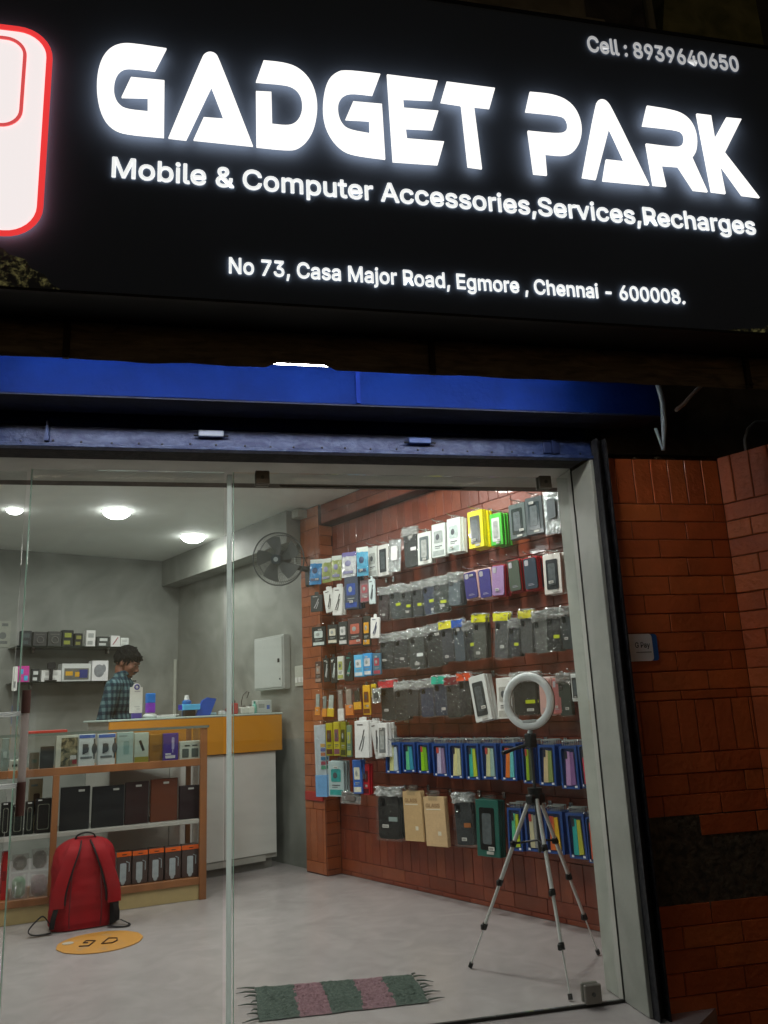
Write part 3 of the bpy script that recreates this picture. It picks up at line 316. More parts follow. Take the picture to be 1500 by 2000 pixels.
def sheet(name, trans, tint=(1, 1, 1), rough=0.08, dust=0.0, bump=0.0, bscale=40, dustcol=(.8, .85, .8), fres=1.45):
    m = bpy.data.materials.new(name); m.use_nodes = True; nt = m.node_tree; n = nt.nodes; n.remove(n['Principled BSDF']); out = n['Material Output']
    t = n.new('ShaderNodeBsdfTransparent'); t.inputs[0].default_value = tint + (1,)
    g = n.new('ShaderNodeBsdfGlossy'); g.inputs['Roughness'].default_value = rough
    lw = n.new('ShaderNodeLayerWeight'); f = n.new('ShaderNodeMath'); f.operation = 'POWER'; f.inputs[1].default_value = 4.5; nt.links.new(lw.outputs['Facing'], f.inputs[0]); mx = n.new('ShaderNodeMixShader')
    ad = n.new('ShaderNodeMath'); ad.operation = 'ADD'; ad.use_clamp = True; ad.inputs[1].default_value = 1 - trans
    nt.links.new(f.outputs[0], ad.inputs[0]); nt.links.new(ad.outputs[0], mx.inputs[0])
    nt.links.new(t.outputs[0], mx.inputs[1]); nt.links.new(g.outputs[0], mx.inputs[2]); last = mx
    if dust:
        d = n.new('ShaderNodeBsdfDiffuse'); d.inputs[0].default_value = dustcol + (1,); m2 = n.new('ShaderNodeMixShader'); m2.inputs[0].default_value = dust
        nt.links.new(mx.outputs[0], m2.inputs[1]); nt.links.new(d.outputs[0], m2.inputs[2]); last = m2
        if name == 'door_glass':                            # wiped dust and finger marks
            tc2 = n.new('ShaderNodeTexCoord'); mp2 = n.new('ShaderNodeMapping'); mp2.inputs['Rotation'].default_value = (0, .5, 0); mp2.inputs['Scale'].default_value = (1.5, 1, 5)
            n2 = n.new('ShaderNodeTexNoise'); n2.inputs['Scale'].default_value = 2.2; n2.inputs['Detail'].default_value = 9; n2.inputs['Distortion'].default_value = 1.5; r2 = n.new('ShaderNodeMapRange')
            r2.inputs[1].default_value = .4; r2.inputs[2].default_value = .75; r2.inputs[3].default_value = dust*.5; r2.inputs[4].default_value = dust*2.6
            nt.links.new(tc2.outputs['Object'], mp2.inputs[0]); nt.links.new(mp2.outputs[0], n2.inputs['Vector']); nt.links.new(n2.outputs[0], r2.inputs[0]); nt.links.new(r2.outputs[0], m2.inputs[0])
    if bump:
        tc = n.new('ShaderNodeTexCoord'); nb = n.new('ShaderNodeTexNoise'); nb.inputs['Scale'].default_value = bscale; bp = n.new('ShaderNodeBump'); bp.inputs['Strength'].default_value = bump; bp.inputs['Distance'].default_value = 0.02
        nt.links.new(tc.outputs['Object'], nb.inputs['Vector']); nt.links.new(nb.outputs[0], bp.inputs['Height']); nt.links.new(bp.outputs[0], g.inputs['Normal'])
    nt.links.new(last.outputs[0], out.inputs[0]); return m
def emat(name, col, s):
    m = bpy.data.materials.new(name); m.use_nodes = True; b = m.node_tree.nodes['Principled BSDF']
    b.inputs['Base Color'].default_value = lin(col); b.inputs['Emission Color'].default_value = lin(col); b.inputs['Emission Strength'].default_value = s; b.inputs['Roughness'].default_value = .4
    return m

class FR:
    def __init__(s, a, o): s.a = a; s.o = Vector(o); s.m = Matrix.Translation(s.o) @ Matrix.Rotation(a, 4, 'Z')
WORLD = FR(0, (0, 0, 0)); FAC = FR(FA, (0, 0, 0)); CASE = FR(R(-12.82), (2.37, 4.915, 0))
class MB:
    def __init__(s): s.v = []; s.f = []; s.c = []; s.cur = (1, 1, 1)
    def add(s, vs, fs):
        o = len(s.v); s.v += [tuple(v) for v in vs]; s.f += [tuple(i + o for i in f) for f in fs]; s.c += [s.cur] * len(fs); return s
    def box(s, x0, x1, y0, y1, z0, z1, b=0.0):
        x0, x1 = min(x0, x1), max(x0, x1); y0, y1 = min(y0, y1), max(y0, y1); z0, z1 = min(z0, z1), max(z0, z1)
        if b <= 0:
            return s.add([(x0, y0, z0), (x1, y0, z0), (x1, y1, z0), (x0, y1, z0), (x0, y0, z1), (x1, y0, z1), (x1, y1, z1), (x0, y1, z1)],
                  [(0, 3, 2, 1), (4, 5, 6, 7), (0, 1, 5, 4), (1, 2, 6, 5), (2, 3, 7, 6), (3, 0, 4, 7)])
        b = min(b, (x1-x0)*.45, (y1-y0)*.45, (z1-z0)*.45); V = []; F = []; idx = {}
        def vid(p):
            if p not in idx: idx[p] = len(V); V.append(p)
            return idx[p]
        X = (x0, x1); Y = (y0, y1); Z = (z0, z1); sg = (1, -1)
        def P(i, j, k, ax):
            p = [X[i] + sg[i]*b, Y[j] + sg[j]*b, Z[k] + sg[k]*b]; p[ax] = (X[i], Y[j], Z[k])[ax]; return vid(tuple(p))
        for ax in range(3):
            for e in range(2):
                q = []
                for a_, b_ in ((0, 0), (1, 0), (1, 1), (0, 1)):
                    t = [0, 0, 0]; t[ax] = e; t[(ax+1) % 3] = a_; t[(ax+2) % 3] = b_; q.append(P(*t, ax))
                F.append(q if e else q[::-1])
        for ax in range(3):
            a1 = (ax+1) % 3; a2 = (ax+2) % 3
            for e1 in range(2):
                for e2 in range(2):
                    t0 = [0]*3; t0[ax] = 0; t0[a1] = e1; t0[a2] = e2; t1 = list(t0); t1[ax] = 1
                    F.append([P(*t0, a1), P(*t1, a1), P(*t1, a2), P(*t0, a2)])
        for i in range(2):
            for j in range(2):
                for k in range(2): F.append([P(i, j, k, 0), P(i, j, k, 1), P(i, j, k, 2)])
        return s.add(V, F)
    def prism(s, pts, y0, y1, b=0.0):      # pts in x,z ; extruded along y
        n = len(pts)
        V = [(p[0], y0, p[1]) for p in pts] + [(p[0], y1, p[1]) for p in pts]
        F = [tuple(range(n)), tuple(range(2*n-1, n-1, -1))] + [(i, i+n, (i+1) % n + n, (i+1) % n) for i in range(n)]
        return s.add(V, F)
    def zprism(s, pts, z0, z1):
        n = len(pts)
        V = [(p[0], p[1], z0) for p in pts] + [(p[0], p[1], z1) for p in pts]
        return s.add(V, [tuple(range(n))[::-1], tuple(range(n, 2*n))] + [(i, (i+1) % n, (i+1) % n + n, i+n) for i in range(n)])
    def rrect(s, x0, x1, z0, z1, r, y0, y1, n=4, bulge=0):
        r = min(r, (x1-x0)*.49, (z1-z0)*.49); p = []
        for cx, cz, a in ((x1-r, z1-r, 0), (x0+r, z1-r, 90), (x0+r, z0+r, 180), (x1-r, z0+r, 270)):
            for i in range(n+1): t = R(a + 90*i/n); p.append((cx + r*math.cos(t), cz + r*math.sin(t)))
        return s.prism(p, y0, y1)
    def tube(s, pts, r, n=8, cap=True):
        pts = [Vector(p) for p in pts]; rs = r if isinstance(r, (list, tuple)) else [r]*len(pts); V = []; F = []; ref = None
        for i, p in enumerate(pts):
            d = (pts[min(i+1, len(pts)-1)] - pts[max(i-1, 0)]).normalized()
            if ref is None: ref = d.orthogonal().normalized()
            u = (ref - d*ref.dot(d)).normalized(); ref = u; v = d.cross(u)
            for k in range(n): a = 2*PI*k/n; V.append(p + (u*math.cos(a) + v*math.sin(a))*rs[i])
        for i in range(len(pts)-1):
            for k in range(n): F.append((i*n+k, i*n+(k+1) % n, (i+1)*n+(k+1) % n, (i+1)*n+k))
        if cap: F.append(tuple(range(n))[::-1]); F.append(tuple(range((len(pts)-1)*n, len(pts)*n)))
        return s.add(V, F)
    def ell(s, c, r, n=16, m=10, rot=None):
        V = []; F = []
        for i in range(m+1):
            t = PI*i/m
            for k in range(n):
                a = 2*PI*k/n; p = Vector((r[0]*math.sin(t)*math.cos(a), r[1]*math.sin(t)*math.sin(a), r[2]*math.cos(t)))
                if rot: p = rot @ p
                V.append(p + Vector(c))
        for i in range(m):
            for k in range(n): F.append((i*n+k, (i+1)*n+k, (i+1)*n+(k+1) % n, i*n+(k+1) % n))
        return s.add(V, F)
    def cap(s, p0, r0, p1, r1, n=14):
        p0 = Vector(p0); p1 = Vector(p1); s.tube([p0, p1], [r0, r1], n); s.ell(p0, (r0,)*3, n, 8); s.ell(p1, (r1,)*3, n, 8); return s
    def grid(s, nx, ny, fn):
        V = [fn(i/nx, j/ny) for j in range(ny+1) for i in range(nx+1)]
        return s.add(V, [(j*(nx+1)+i, j*(nx+1)+i+1, (j+1)*(nx+1)+i+1, (j+1)*(nx+1)+i) for j in range(ny) for i in range(nx)])
    def torus(s, c, R_, r, n=40, m=12, rot=None, squash=1):
        V = []; F = []
        for i in range(n):
            a = 2*PI*i/n
            for k in range(m):
                t = 2*PI*k/m; p = Vector(((R_ + r*math.cos(t))*math.cos(a), r*squash*math.sin(t), (R_ + r*math.cos(t))*math.sin(a)))
                if rot: p = rot @ p
                V.append(p + Vector(c))
        for i in range(n):
            for k in range(m): F.append((i*m+k, ((i+1) % n)*m+k, ((i+1) % n)*m+(k+1) % m, i*m+(k+1) % m))
        return s.add(V, F)
OFF = {}
def finish_mesh(name, mb, m, off=(0, 0, 0), smooth=False, tint=False):
    me = bpy.data.meshes.new(name); me.from_pydata([(v[0]-off[0], v[1]-off[1], v[2]-off[2]) for v in mb.v], [], mb.f)
    if tint:
        at = me.color_attributes.new('tint', 'FLOAT_COLOR', 'CORNER'); k = 0
        for p, c in zip(me.polygons, mb.c):
            for _ in p.loop_indices: at.data[k].color = (c[0], c[1], c[2], 1); k += 1
    bm = bmesh.new(); bm.from_mesh(me)
    if tint is False or tint: bmesh.ops.recalc_face_normals(bm, faces=bm.faces)
    bm.to_mesh(me); bm.free()
    if smooth:
        for p in me.polygons: p.use_smooth = True
        if smooth != 'all': me.set_sharp_from_angle(angle=R(40))
    if m: me.materials.append(m)
    return me
def thing(name, label, cat, base=(0, 0, 0), fr=WORLD, rz=0.0, group=None, local=False, kind=None):
    o = bpy.data.objects.new(name, None); C.objects.link(o); o.empty_display_size = .05
    o.location = fr.m @ Vector(base); o.rotation_euler = (0, 0, fr.a + rz); o['label'] = label; o['category'] = cat
    if group: o['group'] = group
    OFF[o.name] = (0, 0, 0) if local else tuple(base)
    return o
def part(name, mb, m, parent, smooth=False, tint=False, label=None):
    off = OFF[parent.name]; o = bpy.data.objects.new(name, finish_mesh(name, mb, m, off, smooth, tint)); C.objects.link(o); o.parent = parent; OFF[o.name] = off
    if label: o['label'] = label
    return o
def solo(name, mb, m, label=None, cat=None, base=(0, 0, 0), fr=WORLD, group=None, kind=None, smooth=False, tint=False, rz=0.0, local=False):
    off = (0, 0, 0) if local else base
    o = bpy.data.objects.new(name, finish_mesh(name, mb, m, off, smooth, tint)); C.objects.link(o)
    o.location = fr.m @ Vector(base); o.rotation_euler = (0, 0, fr.a + rz); OFF[o.name] = off
    if label: o['label'] = label
    if cat: o['category'] = cat
    if group: o['group'] = group
    if kind: o['kind'] = kind
    return o
def dup(root, loc, rot, label=None):
    r = root.copy(); C.objects.link(r); r.location = loc; r.rotation_euler = rot; OFF[r.name] = OFF.get(root.name, (0, 0, 0))
    if label: r['label'] = label
    for ch in list(root.children):
        c = ch.copy(); C.objects.link(c); c.parent = r
        for g in list(ch.children):
            d = g.copy(); C.objects.link(d); d.parent = c
    return r
def textmb(txt, x0, x1, z0, zcap, y, dep, bold=0.02, ref='H'):
    """lettering from the glyph outlines in GLYPHS, fitted between x0 and x1 with capitals from z0 to zcap"""
    cu = bpy.data.curves.new('t', 'CURVE'); cu.dimensions = '2D'; cu.fill_mode = 'BOTH'; cu.extrude = .5; px = 0
    for ch in txt:
        adv, outl = GLYPHS[ch]
        for pts in outl:
            sp = cu.splines.new('POLY'); sp.points.add(len(pts)-1)
            for q, p in zip(sp.points, pts): q.co = ((p[0]+px)/1000, p[1]/1000, 0, 1)
            sp.use_cyclic_u = True
        px += adv
    ob = bpy.data.objects.new('t', cu); C.objects.link(ob); bpy.context.view_layer.update()
    me = bpy.data.meshes.new_from_object(ob.evaluated_get(bpy.context.evaluated_depsgraph_get()))
    vs = [v.co.copy() for v in me.vertices]; fs = [tuple(p.vertices) for p in me.polygons]
    bpy.data.objects.remove(ob); bpy.data.curves.remove(cu); bpy.data.meshes.remove(me)
    a = min(v.x for v in vs)-bold; b = max(v.x for v in vs)+bold; base = -bold; cap = .509 + bold
    mb = MB()
    for k in range(9 if bold else 1):                      # the stroke thickened by shifted copies, each a hair behind the last
        ox, oy = (0, 0) if k == 0 else (bold*math.cos(k*PI/4), bold*math.sin(k*PI/4))
        mb.add([(x0 + (v.x+ox-a)/(b-a)*(x1-x0), y + (-v.z)*dep + k*dep*.05, z0 + (v.y+oy-base)/(cap-base)*(zcap-z0)) for v in vs], fs)
    return mb
def remesh(mb, vox, smooth=2, off=(0, 0, 0)):
    me = finish_mesh('tmp', mb, None, off); ob = bpy.data.objects.new('tmp', me); C.objects.link(ob)
    md = ob.modifiers.new('r', 'REMESH'); md.mode = 'VOXEL'; md.voxel_size = vox
    if smooth: s = ob.modifiers.new('s', 'SMOOTH'); s.iterations = smooth; s.factor = .5
    bpy.context.view_layer.update()
    r = bpy.data.meshes.new_from_object(ob.evaluated_get(bpy.context.evaluated_depsgraph_get()))
    out = MB(); out.add([v.co.copy() + Vector(off) for v in r.vertices], [tuple(p.vertices) for p in r.polygons])
    bpy.data.objects.remove(ob); bpy.data.meshes.remove(r); bpy.data.meshes.remove(me); return out
def fP(s, d, z): return FAC.m @ Vector((s, d, z))

# ------------------------------------------------------------------ materials
M_plaster = rampmat('grey_plaster', (.19, .20, .175), (.30, .315, .28), 2.2, .62, .3, .7, 9, .12, 25, 1.2)
M_ceil = rampmat('ceiling_paint', (.68, .71, .66), (.76, .79, .74), 1.2, .75, .3, .7, 4, .05, 60)
M_floor = rampmat('floor_marble', (.365, .335, .33), (.43, .40, .39), 5.5, .27, .3, .72, 10, .03, 50, 1.5)
M_stone = rampmat('jamb_stone', (.36, .38, .335), (.48, .50, .445), 5, .45, .3, .7, 8, .08, 60)
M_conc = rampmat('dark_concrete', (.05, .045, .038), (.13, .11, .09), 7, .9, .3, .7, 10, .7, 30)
M_brick = attrmat('painted_brick', .38, .15, .25, 60, .3, 12)
M_brick_out = attrmat('outer_brick', .42, .1, .45, 50, .35, 8)
M_glass = sheet('door_glass', .955, (.965, .985, .97), .01, .02, dustcol=(.7, .78, .72))
M_top = sheet('crumpled_film', .46, (.92, .94, .93), .20, .22, .5, 200, (.95, 1, .97))
M_bag = sheet('wrinkled_bag', .93, (.96, .98, .97), .10, .010, .9, 38)
def glowmat(name, col, tr=.6):
    m = bpy.data.materials.new(name); m.use_nodes = True; nt = m.node_tree; n = nt.nodes; out = n['Material Output']; b = n['Principled BSDF']; b.inputs['Base Color'].default_value = lin(col); b.inputs['Roughness'].default_value = .2
    tl = n.new('ShaderNodeBsdfTranslucent'); tl.inputs[0].default_value = lin(col); mx = n.new('ShaderNodeMixShader'); mx.inputs[0].default_value = tr
    nt.links.new(b.outputs[0], mx.inputs[1]); nt.links.new(tl.outputs[0], mx.inputs[2]); nt.links.new(mx.outputs[0], out.inputs[0]); return m
M_glassedge = glowmat('glass_edge', 'd4ece0', .75)
M_case_glass = sheet('counter_glass', .94, (.95, .975, .965), .02, .012)
M_clear = sheet('clear_bag', .965, (.97, .98, .975), .10, .010, .6, 55)
M_film = sheet('window_film', .99, (.98, .985, .98), .06, .0)
M_crinkle = sheet('crinkled_bag', .66, (.94, .96, .95), .13, .06, 1.0, 110, (.9, .95, .92))
M_steel = mat('b8bab8', .25, 1.0, .05, key='steel')
M_chrome = mat('d8dadc', .12, 1.0, .03, key='chrome')
M_black = mat('101112', .45, 0, .2, key='black_plastic')
M_dblk = mat('070707', .6, 0, .2, key='matt_black')
M_white = mat('d8dad4', .4, 0, .05, key='white_plastic')
M_wood = rampmat('case_wood', (.22, .085, .03), (.36, .15, .055), 6, .4, .3, .7, 8, .1, 40, .5, (1, 1, .15))
M_blue = rampmat('blue_paint', (.0007, .009, .08), (.0012, .015, .125), 5, .7, .3, .75, 9, .3, 35)
for q in (M_blue,): q.node_tree.nodes['Principled BSDF'].inputs['Specular IOR Level'].default_value = .08
M_bluew = rampmat('worn_blue_paint', (.006, .022, .11), (.06, .095, .22), 16, .45, .38, .75, 12, .5, 50, 1.0, (1, 1, 2.5))

# ------------------------------------------------------------------ setting : ground, floor, ceiling, walls
mb = MB().box(-40, 40, -40, 40, -.62, -.42); solo('ground', mb, rampmat('street_ground', (.03, .03, .03), (.06, .055, .05), 3, .9, bump=.4), kind='structure')
def w2(s, d): p = fP(s, d, 0); return (p.x, p.y)
# shop floor polygon from the threshold to the back wall
pts = [w2(-1.9, 2.78), w2(1.62, 2.78), (3.5, 2.0), (3.5, 7.7), (-.2, 7.7)]
solo('shop_floor', MB().zprism(pts, -.5, 0), M_floor, kind='structure')
solo('ceiling', MB().zprism([w2(-1.9, 3.12), w2(1.75, 3.12), (3.5, 2.2), (3.5, 7.7), (-.2, 7.7)], 2.57, 2.75), M_ceil, kind='structure')
solo('back_wall', MB().box(-.1, 3.30, 7.5, 7.68, 0, 2.57), M_plaster, 'grey plaster back wall behind the counter and the wall shelves', 'wall')
solo('left_wall', MB().box(-.28, -.1, 3.55, 7.68, 0, 2.569), M_plaster, 'grey plaster side wall on the far left of the shop', 'wall')
solo('right_wall', MB().box(3.30, 3.48, 5.15, 7.68, 0, 2.569), M_plaster, 'grey plaster side wall carrying the meter box, right of the counter', 'wall')
solo('ceiling_beam', MB().box(3.12, 3.298, 5.155, 7.497, 2.32, 2.568), M_plaster, 'grey plastered beam under the ceiling along the right side wall', 'beam')

def bricks(mb, u0, u1, z0, z1, put, L=.23, H=.0743, gap=.0022, soldiers=(), shade=None, seed=1, holes=None):
    """rows of bricks; put(u, z, d) maps wall coordinates to the mesh, d is how far a face stands proud"""
    r = random.Random(seed); z = z1; row = 0; sol = sorted(soldiers, reverse=True)
    def one(a, b, c, d_):
        if b - a < .012 or d_ - c < .01: return
        if holes and holes((a+b)/2, (c+d_)/2): return
        k = r.random(); base = shade(k, r); mb.cur = base; g = gap/2; ch = .0025; pr = .0025 + r.random()*.0022
        V = [put(a+g, c+g, 0), put(b-g, c+g, 0), put(b-g, d_-g, 0), put(a+g, d_-g, 0), put(a+g+ch, c+g+ch, pr), put(b-g-ch, c+g+ch, pr), put(b-g-ch, d_-g-ch, pr), put(a+g+ch, d_-g-ch, pr)]
        mb.add(V, [(4, 5, 6, 7), (0, 1, 5, 4), (1, 2, 6, 5), (2, 3, 7, 6), (3, 0, 4, 7)])
    while z > z0 + .005:
        s = [q for q in sol if q[1] >= z - .002 and q[0] < z - .002]
        if s:
            zb = max(s[0][0], z0); u = u0 - r.random()*.04
            while u < u1: one(max(u, u0), min(u+H+.004, u1), zb, z); u += H + .004
            z = zb; continue
        zb = max(z - H, z0); nx = [q[1] for q in sol if q[1] < z]
        if nx and zb < nx[0] + .02: zb = nx[0]
        u = u0 - (L/2 if row % 2 else 0) - r.random()*.03
        while u < u1: one(max(u, u0), min(u+L, u1), zb, z); u += L
        z = zb; row += 1
    return mb
def sh_in(k, r): return (.185+.09*k, .040+.028*k*k, .015+.012*k)  # accessory wall brick, darkened in the colour for shadows between the packs
def sh_pil(k, r): return (.30+.10*k, .085+.04*k*k, .025+.016*k)  # same painted brick, made lighter in the colour for the strongly lit pilaster
def sh_out(k, r):
    return (.56+.16*k, .125+.06*k*k, .028+.016*k)
def mortar(v=.05): return (v, v*.35, v*.2)
# merchandise wall
t = thing('merchandise_wall', 'painted red brick side wall covered with hanging phone accessories', 'wall', (3.36, 3.4, 0))
mb = MB().box(3.36, 3.52, 1.75, 4.895, 0, 2.419); part('wall_core', mb, mat('4a1c12', .7, key='mortar'), t)
mb = bricks(MB(), -4.893, -1.78, 0.0, 2.415, lambda u, z, d: (3.36-d, -u, z), soldiers=((2.235, 2.415), (.10, .29)), shade=sh_in, seed=3); part('brick_facing', mb, M_brick, t, tint=True)
t = thing('brick_header', 'projecting band of painted brick above the hanging accessories', 'wall', (3.26, 3.4, 2.42))
part('wall_core', MB().box(3.26, 3.52, 1.75, 4.893, 2.42, 2.568), mat('4a1c12', .7, key='mortar'), t)
part('brick_facing', bricks(MB(), -4.89, -1.78, 2.424, 2.566, lambda u, z, d: (3.26-d, -u, z), shade=sh_in, seed=9), M_brick, t, tint=True)
t = thing('brick_pilaster', 'painted brick pilaster between the grey wall and the accessory wall', 'pillar', (3.24, 5.02, 0))
part('wall_core', MB().box(3.24, 3.5, 4.899, 5.149, 0, 2.568), mat('4a1c12', .7, key='mortar'), t)
mb = bricks(MB(), -5.149, -4.899, 0.0, 2.566, lambda u, z, d: (3.24-d, -u, z), soldiers=((.08, .42), (2.2, 2.4)), shade=sh_pil, seed=5)
mb = bricks(mb, 3.242, 3.36, 0, 2.415, lambda u, z, d: (u, 4.899-d, z), shade=sh_pil, seed=6); part('brick_facing', mb, M_brick, t, tint=True)
part('red_tile', MB().box(3.222, 3.238, 4.905, 5.13, .475, .535, .004), mat('a8302a', .3, key='tile'), t)
# outside brick pier, with a patch where the facing has come off
patch = [(1.56, .47), (1.64, .62), (1.80, .60), (1.84, .545), (2.0, .56), (2.06, .50), (2.05, .37), (1.88, .335), (1.70, .33), (1.60, .38)]
def inpoly(x, y, P):
    c = False; j = len(P)-1
    for i in range(len(P)):
        if (P[i][1] > y) != (P[j][1] > y) and x < (P[j][0]-P[i][0])*(y-P[i][1])/(P[j][1]-P[i][1])+P[i][0]: c = not c
        j = i
    return c
t = thing('outer_brick_wall', 'orange red painted brick pier outside the shop door with broken patch low down', 'wall', (1.82, 2.9, -.4), FAC)
part('wall_core', MB().box(1.553, 2.09, 2.9, 3.25, -.42, 2.028), rampmat('rough_render', (.20, .06, .025), (.34, .11, .05), 25, .95, bump=1.0, bscale=70), t)
mb = bricks(MB(), 1.554, 2.087, -.4, 2.03, lambda u, z, d: (u, 2.9-d, z), L=.24, gap=.0028, soldiers=((1.838, 2.03), (.865, 1.06)), shade=sh_out, seed=11, holes=lambda x, z: inpoly(x, z, patch))
part('brick_facing', mb, M_brick_out, t, tint=True)
def lump(u, v):
    x = 1.554 + u*.52; z = 2.028; return (x, 2.905 - .02*v + .03*u*0, z + .02*abs(noise.noise(Vector((x*30, v*9, 1)))) * (1 if v < 1 else 0))
part('mortar_bed', MB().grid(40, 6, lambda u, v: (1.556+u*.5, 2.896+v*.12, 2.03+.022*abs(noise.noise(Vector((u*22, v*4, 3))))+.008*math.sin(v*PI))), rampmat('loose_mortar', (.12, .10, .06), (.30, .25, .15), 40, .95, bump=1), t, smooth=True)
cx_, cy_ = 3.14, 1.706
part('exposed_patch', MB().grid(40, 24, lambda u, v: (1.556+u*.53, 2.8990-.0010*noise.noise(Vector((u*16, v*9, 6))), .32+v*.33)), rampmat('exposed_render', (.045, .04, .03), (.14, .12, .08), 30, .95, bump=1.0, bscale=60), t)
t = thing('return_brick_wall', 'orange painted brick side wall at the right edge running toward the street', 'wall', (3.14, 1.0, -.4))
part('wall_core', MB().box(3.142, 3.4, -.6, cy_, -.42, 2.038), rampmat('rough_render2', (.20, .06, .025), (.34, .11, .05), 25, .95, bump=1.0, bscale=70), t)
part('brick_facing', bricks(MB(), -cy_, .6, -.4, 2.04, lambda u, z, d: (3.14-d, -u, z), L=.24, gap=.0028, soldiers=((1.838, 2.04), (.865, 1.06)), shade=sh_out, seed=12), M_brick_out, t, tint=True)

# ------------------------------------------------------------------ door opening
t = thing('door_jamb', 'grey stone door jamb between the glass front and the outer brick pier', 'door frame', (1.52, 3.0, 0), FAC)
part('reveal', MB().box(1.493, 1.552, 3.052, 3.2, 0.002, 2.028, .002), M_stone, t)
part('outer_reveal', MB().box(1.494, 1.552, 2.876, 3.05, 0.002, 2.016, .002), M_stone, t)
part('seam', MB().box(1.4905, 1.4935, 3.0475, 3.0545, .003, 2.028), mat('23241f', .8, key='seam'), t)
t = thing('shutter_guide', 'dark blue steel shutter guide channel beside the outer brick pier', 'rail', (1.54, 2.85, 0), FAC)
part('channel', MB().box(1.508, 1.552, 2.868, 2.876, 0.0, 2.09).box(1.508, 1.513, 2.83, 2.868, 0, 2.09).box(1.545, 1.5515, 2.83, 2.868, 0, 2.09), rampmat('dark_steel', (.006, .007, .012), (.03, .03, .035), 30, .7, bump=.5), t)
t = thing('door_header', 'grey stone lintel over the glass doors', 'door frame', (0, 3.1, 2.03), FAC)
part('lintel', MB().box(-1.9, 1.70, 3.04, 3.36, 2.03, 2.3, .003), M_stone, t)
part('shutter_channel', MB().box(-1.9, 1.49, 2.93, 3.038, 2.024, 2.3, .002), rampmat('channel_steel', (.008, .008, .010), (.03, .028, .026), 20, .8, bump=.4), t)  # dark strip added for the shaded gap below the shutter bar
solo('upper_front_wall', MB().box(-1.9, 1.75, 3.054, 3.36, 2.302, 2.568), M_plaster, 'grey wall strip above the door lintel behind the shutter', 'wall', (0, 3.1, 2.302), FAC)
solo('inner_lintel_beam', MB().box(.30, 1.15, 3.44, 3.48, 2.05, 2.09, .004), mat('c8ccc4', .4, key='tube_batten'), 'pale batten fixed inside above the glass front', 'batten', (.7, 3.46, 2.05), FAC)
# glass panels
def glass_panel(name, label, s0, s1, d, edge_l, edge_r):
    t = thing(name, label, 'glass door', ((s0+s1)/2, d, 0), FAC)
    part('pane', MB().box(s0, s1, d-.006, d+.006, .012, 1.985), M_glass, t)
    e = MB()
    if edge_l: e.box(s0-.0035, s0-.0005, d-.006, d+.006, .012, 1.985)
    if edge_r: e.box(s1+.0005, s1+.0035, d-.006, d+.006, .012, 1.985)
    part('polished_edge', e, M_glassedge, t); return t
def patch_fit(t, s, z, h=.05, w_=.055):
    p = part('patch_fitting', MB().box(s-w_/2, s+w_/2, 3.05-.022, 3.05-.007, z, z+h, .004).box(s-w_/2, s+w_/2, 3.05+.007, 3.05+.022, z, z+h, .004), mat('8c8880', .35, .3, key='patch'), t)
    part('screw', MB().tube([(s, 3.05-.0225, z+h/2), (s, 3.05-.0265, z+h/2)], .007, 12), mat('6a6c6a', .35, 1, key='screw'), p)
g1 = glass_panel('fixed_glass', 'clear fixed glass panel with clamp fittings in front of the accessory wall', .092, 1.47, 3.05, True, False)
patch_fit(g1, .2, 1.935, .055); patch_fit(g1, 1.365, 1.935, .055); patch_fit(g1, 1.365, .013, .065, .065)
part('bottom_seal', MB().box(.092, 1.49, 3.044, 3.056, .0015, .011), mat('30302c', .6, key='seal'), g1)
part('frame_strip', MB().box(.066, .084, 3.040, 3.060, .004, 1.975, .003), glowmat('edge_profile', 'f4fbf8', .72), g1)
g2 = glass_panel('glass_door', 'clear glass door with long pull handle at its left edge', -.632, .055, 3.05, True, False)
g3 = glass_panel('side_glass', 'glass panel at the left edge of the picture behind the door handle', -1.85, -.66, 3.085, False, False)
h = part('handle', MB().tube([(-.597, 2.99, .79), (-.597, 2.99, 1.19)], .0125, 14), glowmat('handle_sleeve', 'e8e0dc', .55), g2, smooth=True)
part('grip_end', MB().tube([(-.597, 2.99, .79), (-.597, 2.99, .895)], .0142, 14).tube([(-.597, 2.99, 1.115), (-.597, 2.99, 1.19)], .0142, 14), glowmat('grip', 'a07c74', .5), h, smooth=True)
for z in (1.115, .885):
    part('standoff', MB().tube([(-.597, 2.99, z), (-.72, 3.0, z-.004), (-.72, 3.043, z-.004)], .008, 10), glowmat('standoff_acrylic', 'f4f6f4', .6), h, smooth=True)

# ------------------------------------------------------------------ shutter, hood, beam above door
t = thing('rolling_shutter', 'worn blue painted steel rolling shutter pulled up above the glass doors', 'shutter', (0, 2.9, 2.016), FAC)
def sl(mb, z): return mb.box(-1.9, 1.50, 2.90 - .004, 2.925, z, z+.058, .006)
cur = MB()
for i in range(5): sl(cur, 2.105 + i*.063)
part('curtain', cur, M_blue, t)
bb = part('bottom_bar', MB().box(-1.9, 1.512, 2.885, 2.925, 2.022, 2.098, .004).box(-1.9, 1.512, 2.868, 2.884, 2.016, 2.030, .002), M_bluew, t)
rv = MB()
for i in range(30):
    s_ = -1.3 + i*.095 + rnd.uniform(-.01, .01)
    if s_ < 1.48: part('rivet', MB().ell((s_, 2.884, 2.040 + rnd.uniform(-.003, .003)), (.0045, .003, .0045), 8, 5), mat('1a2030', .5, .3, key='rivet'), bb)
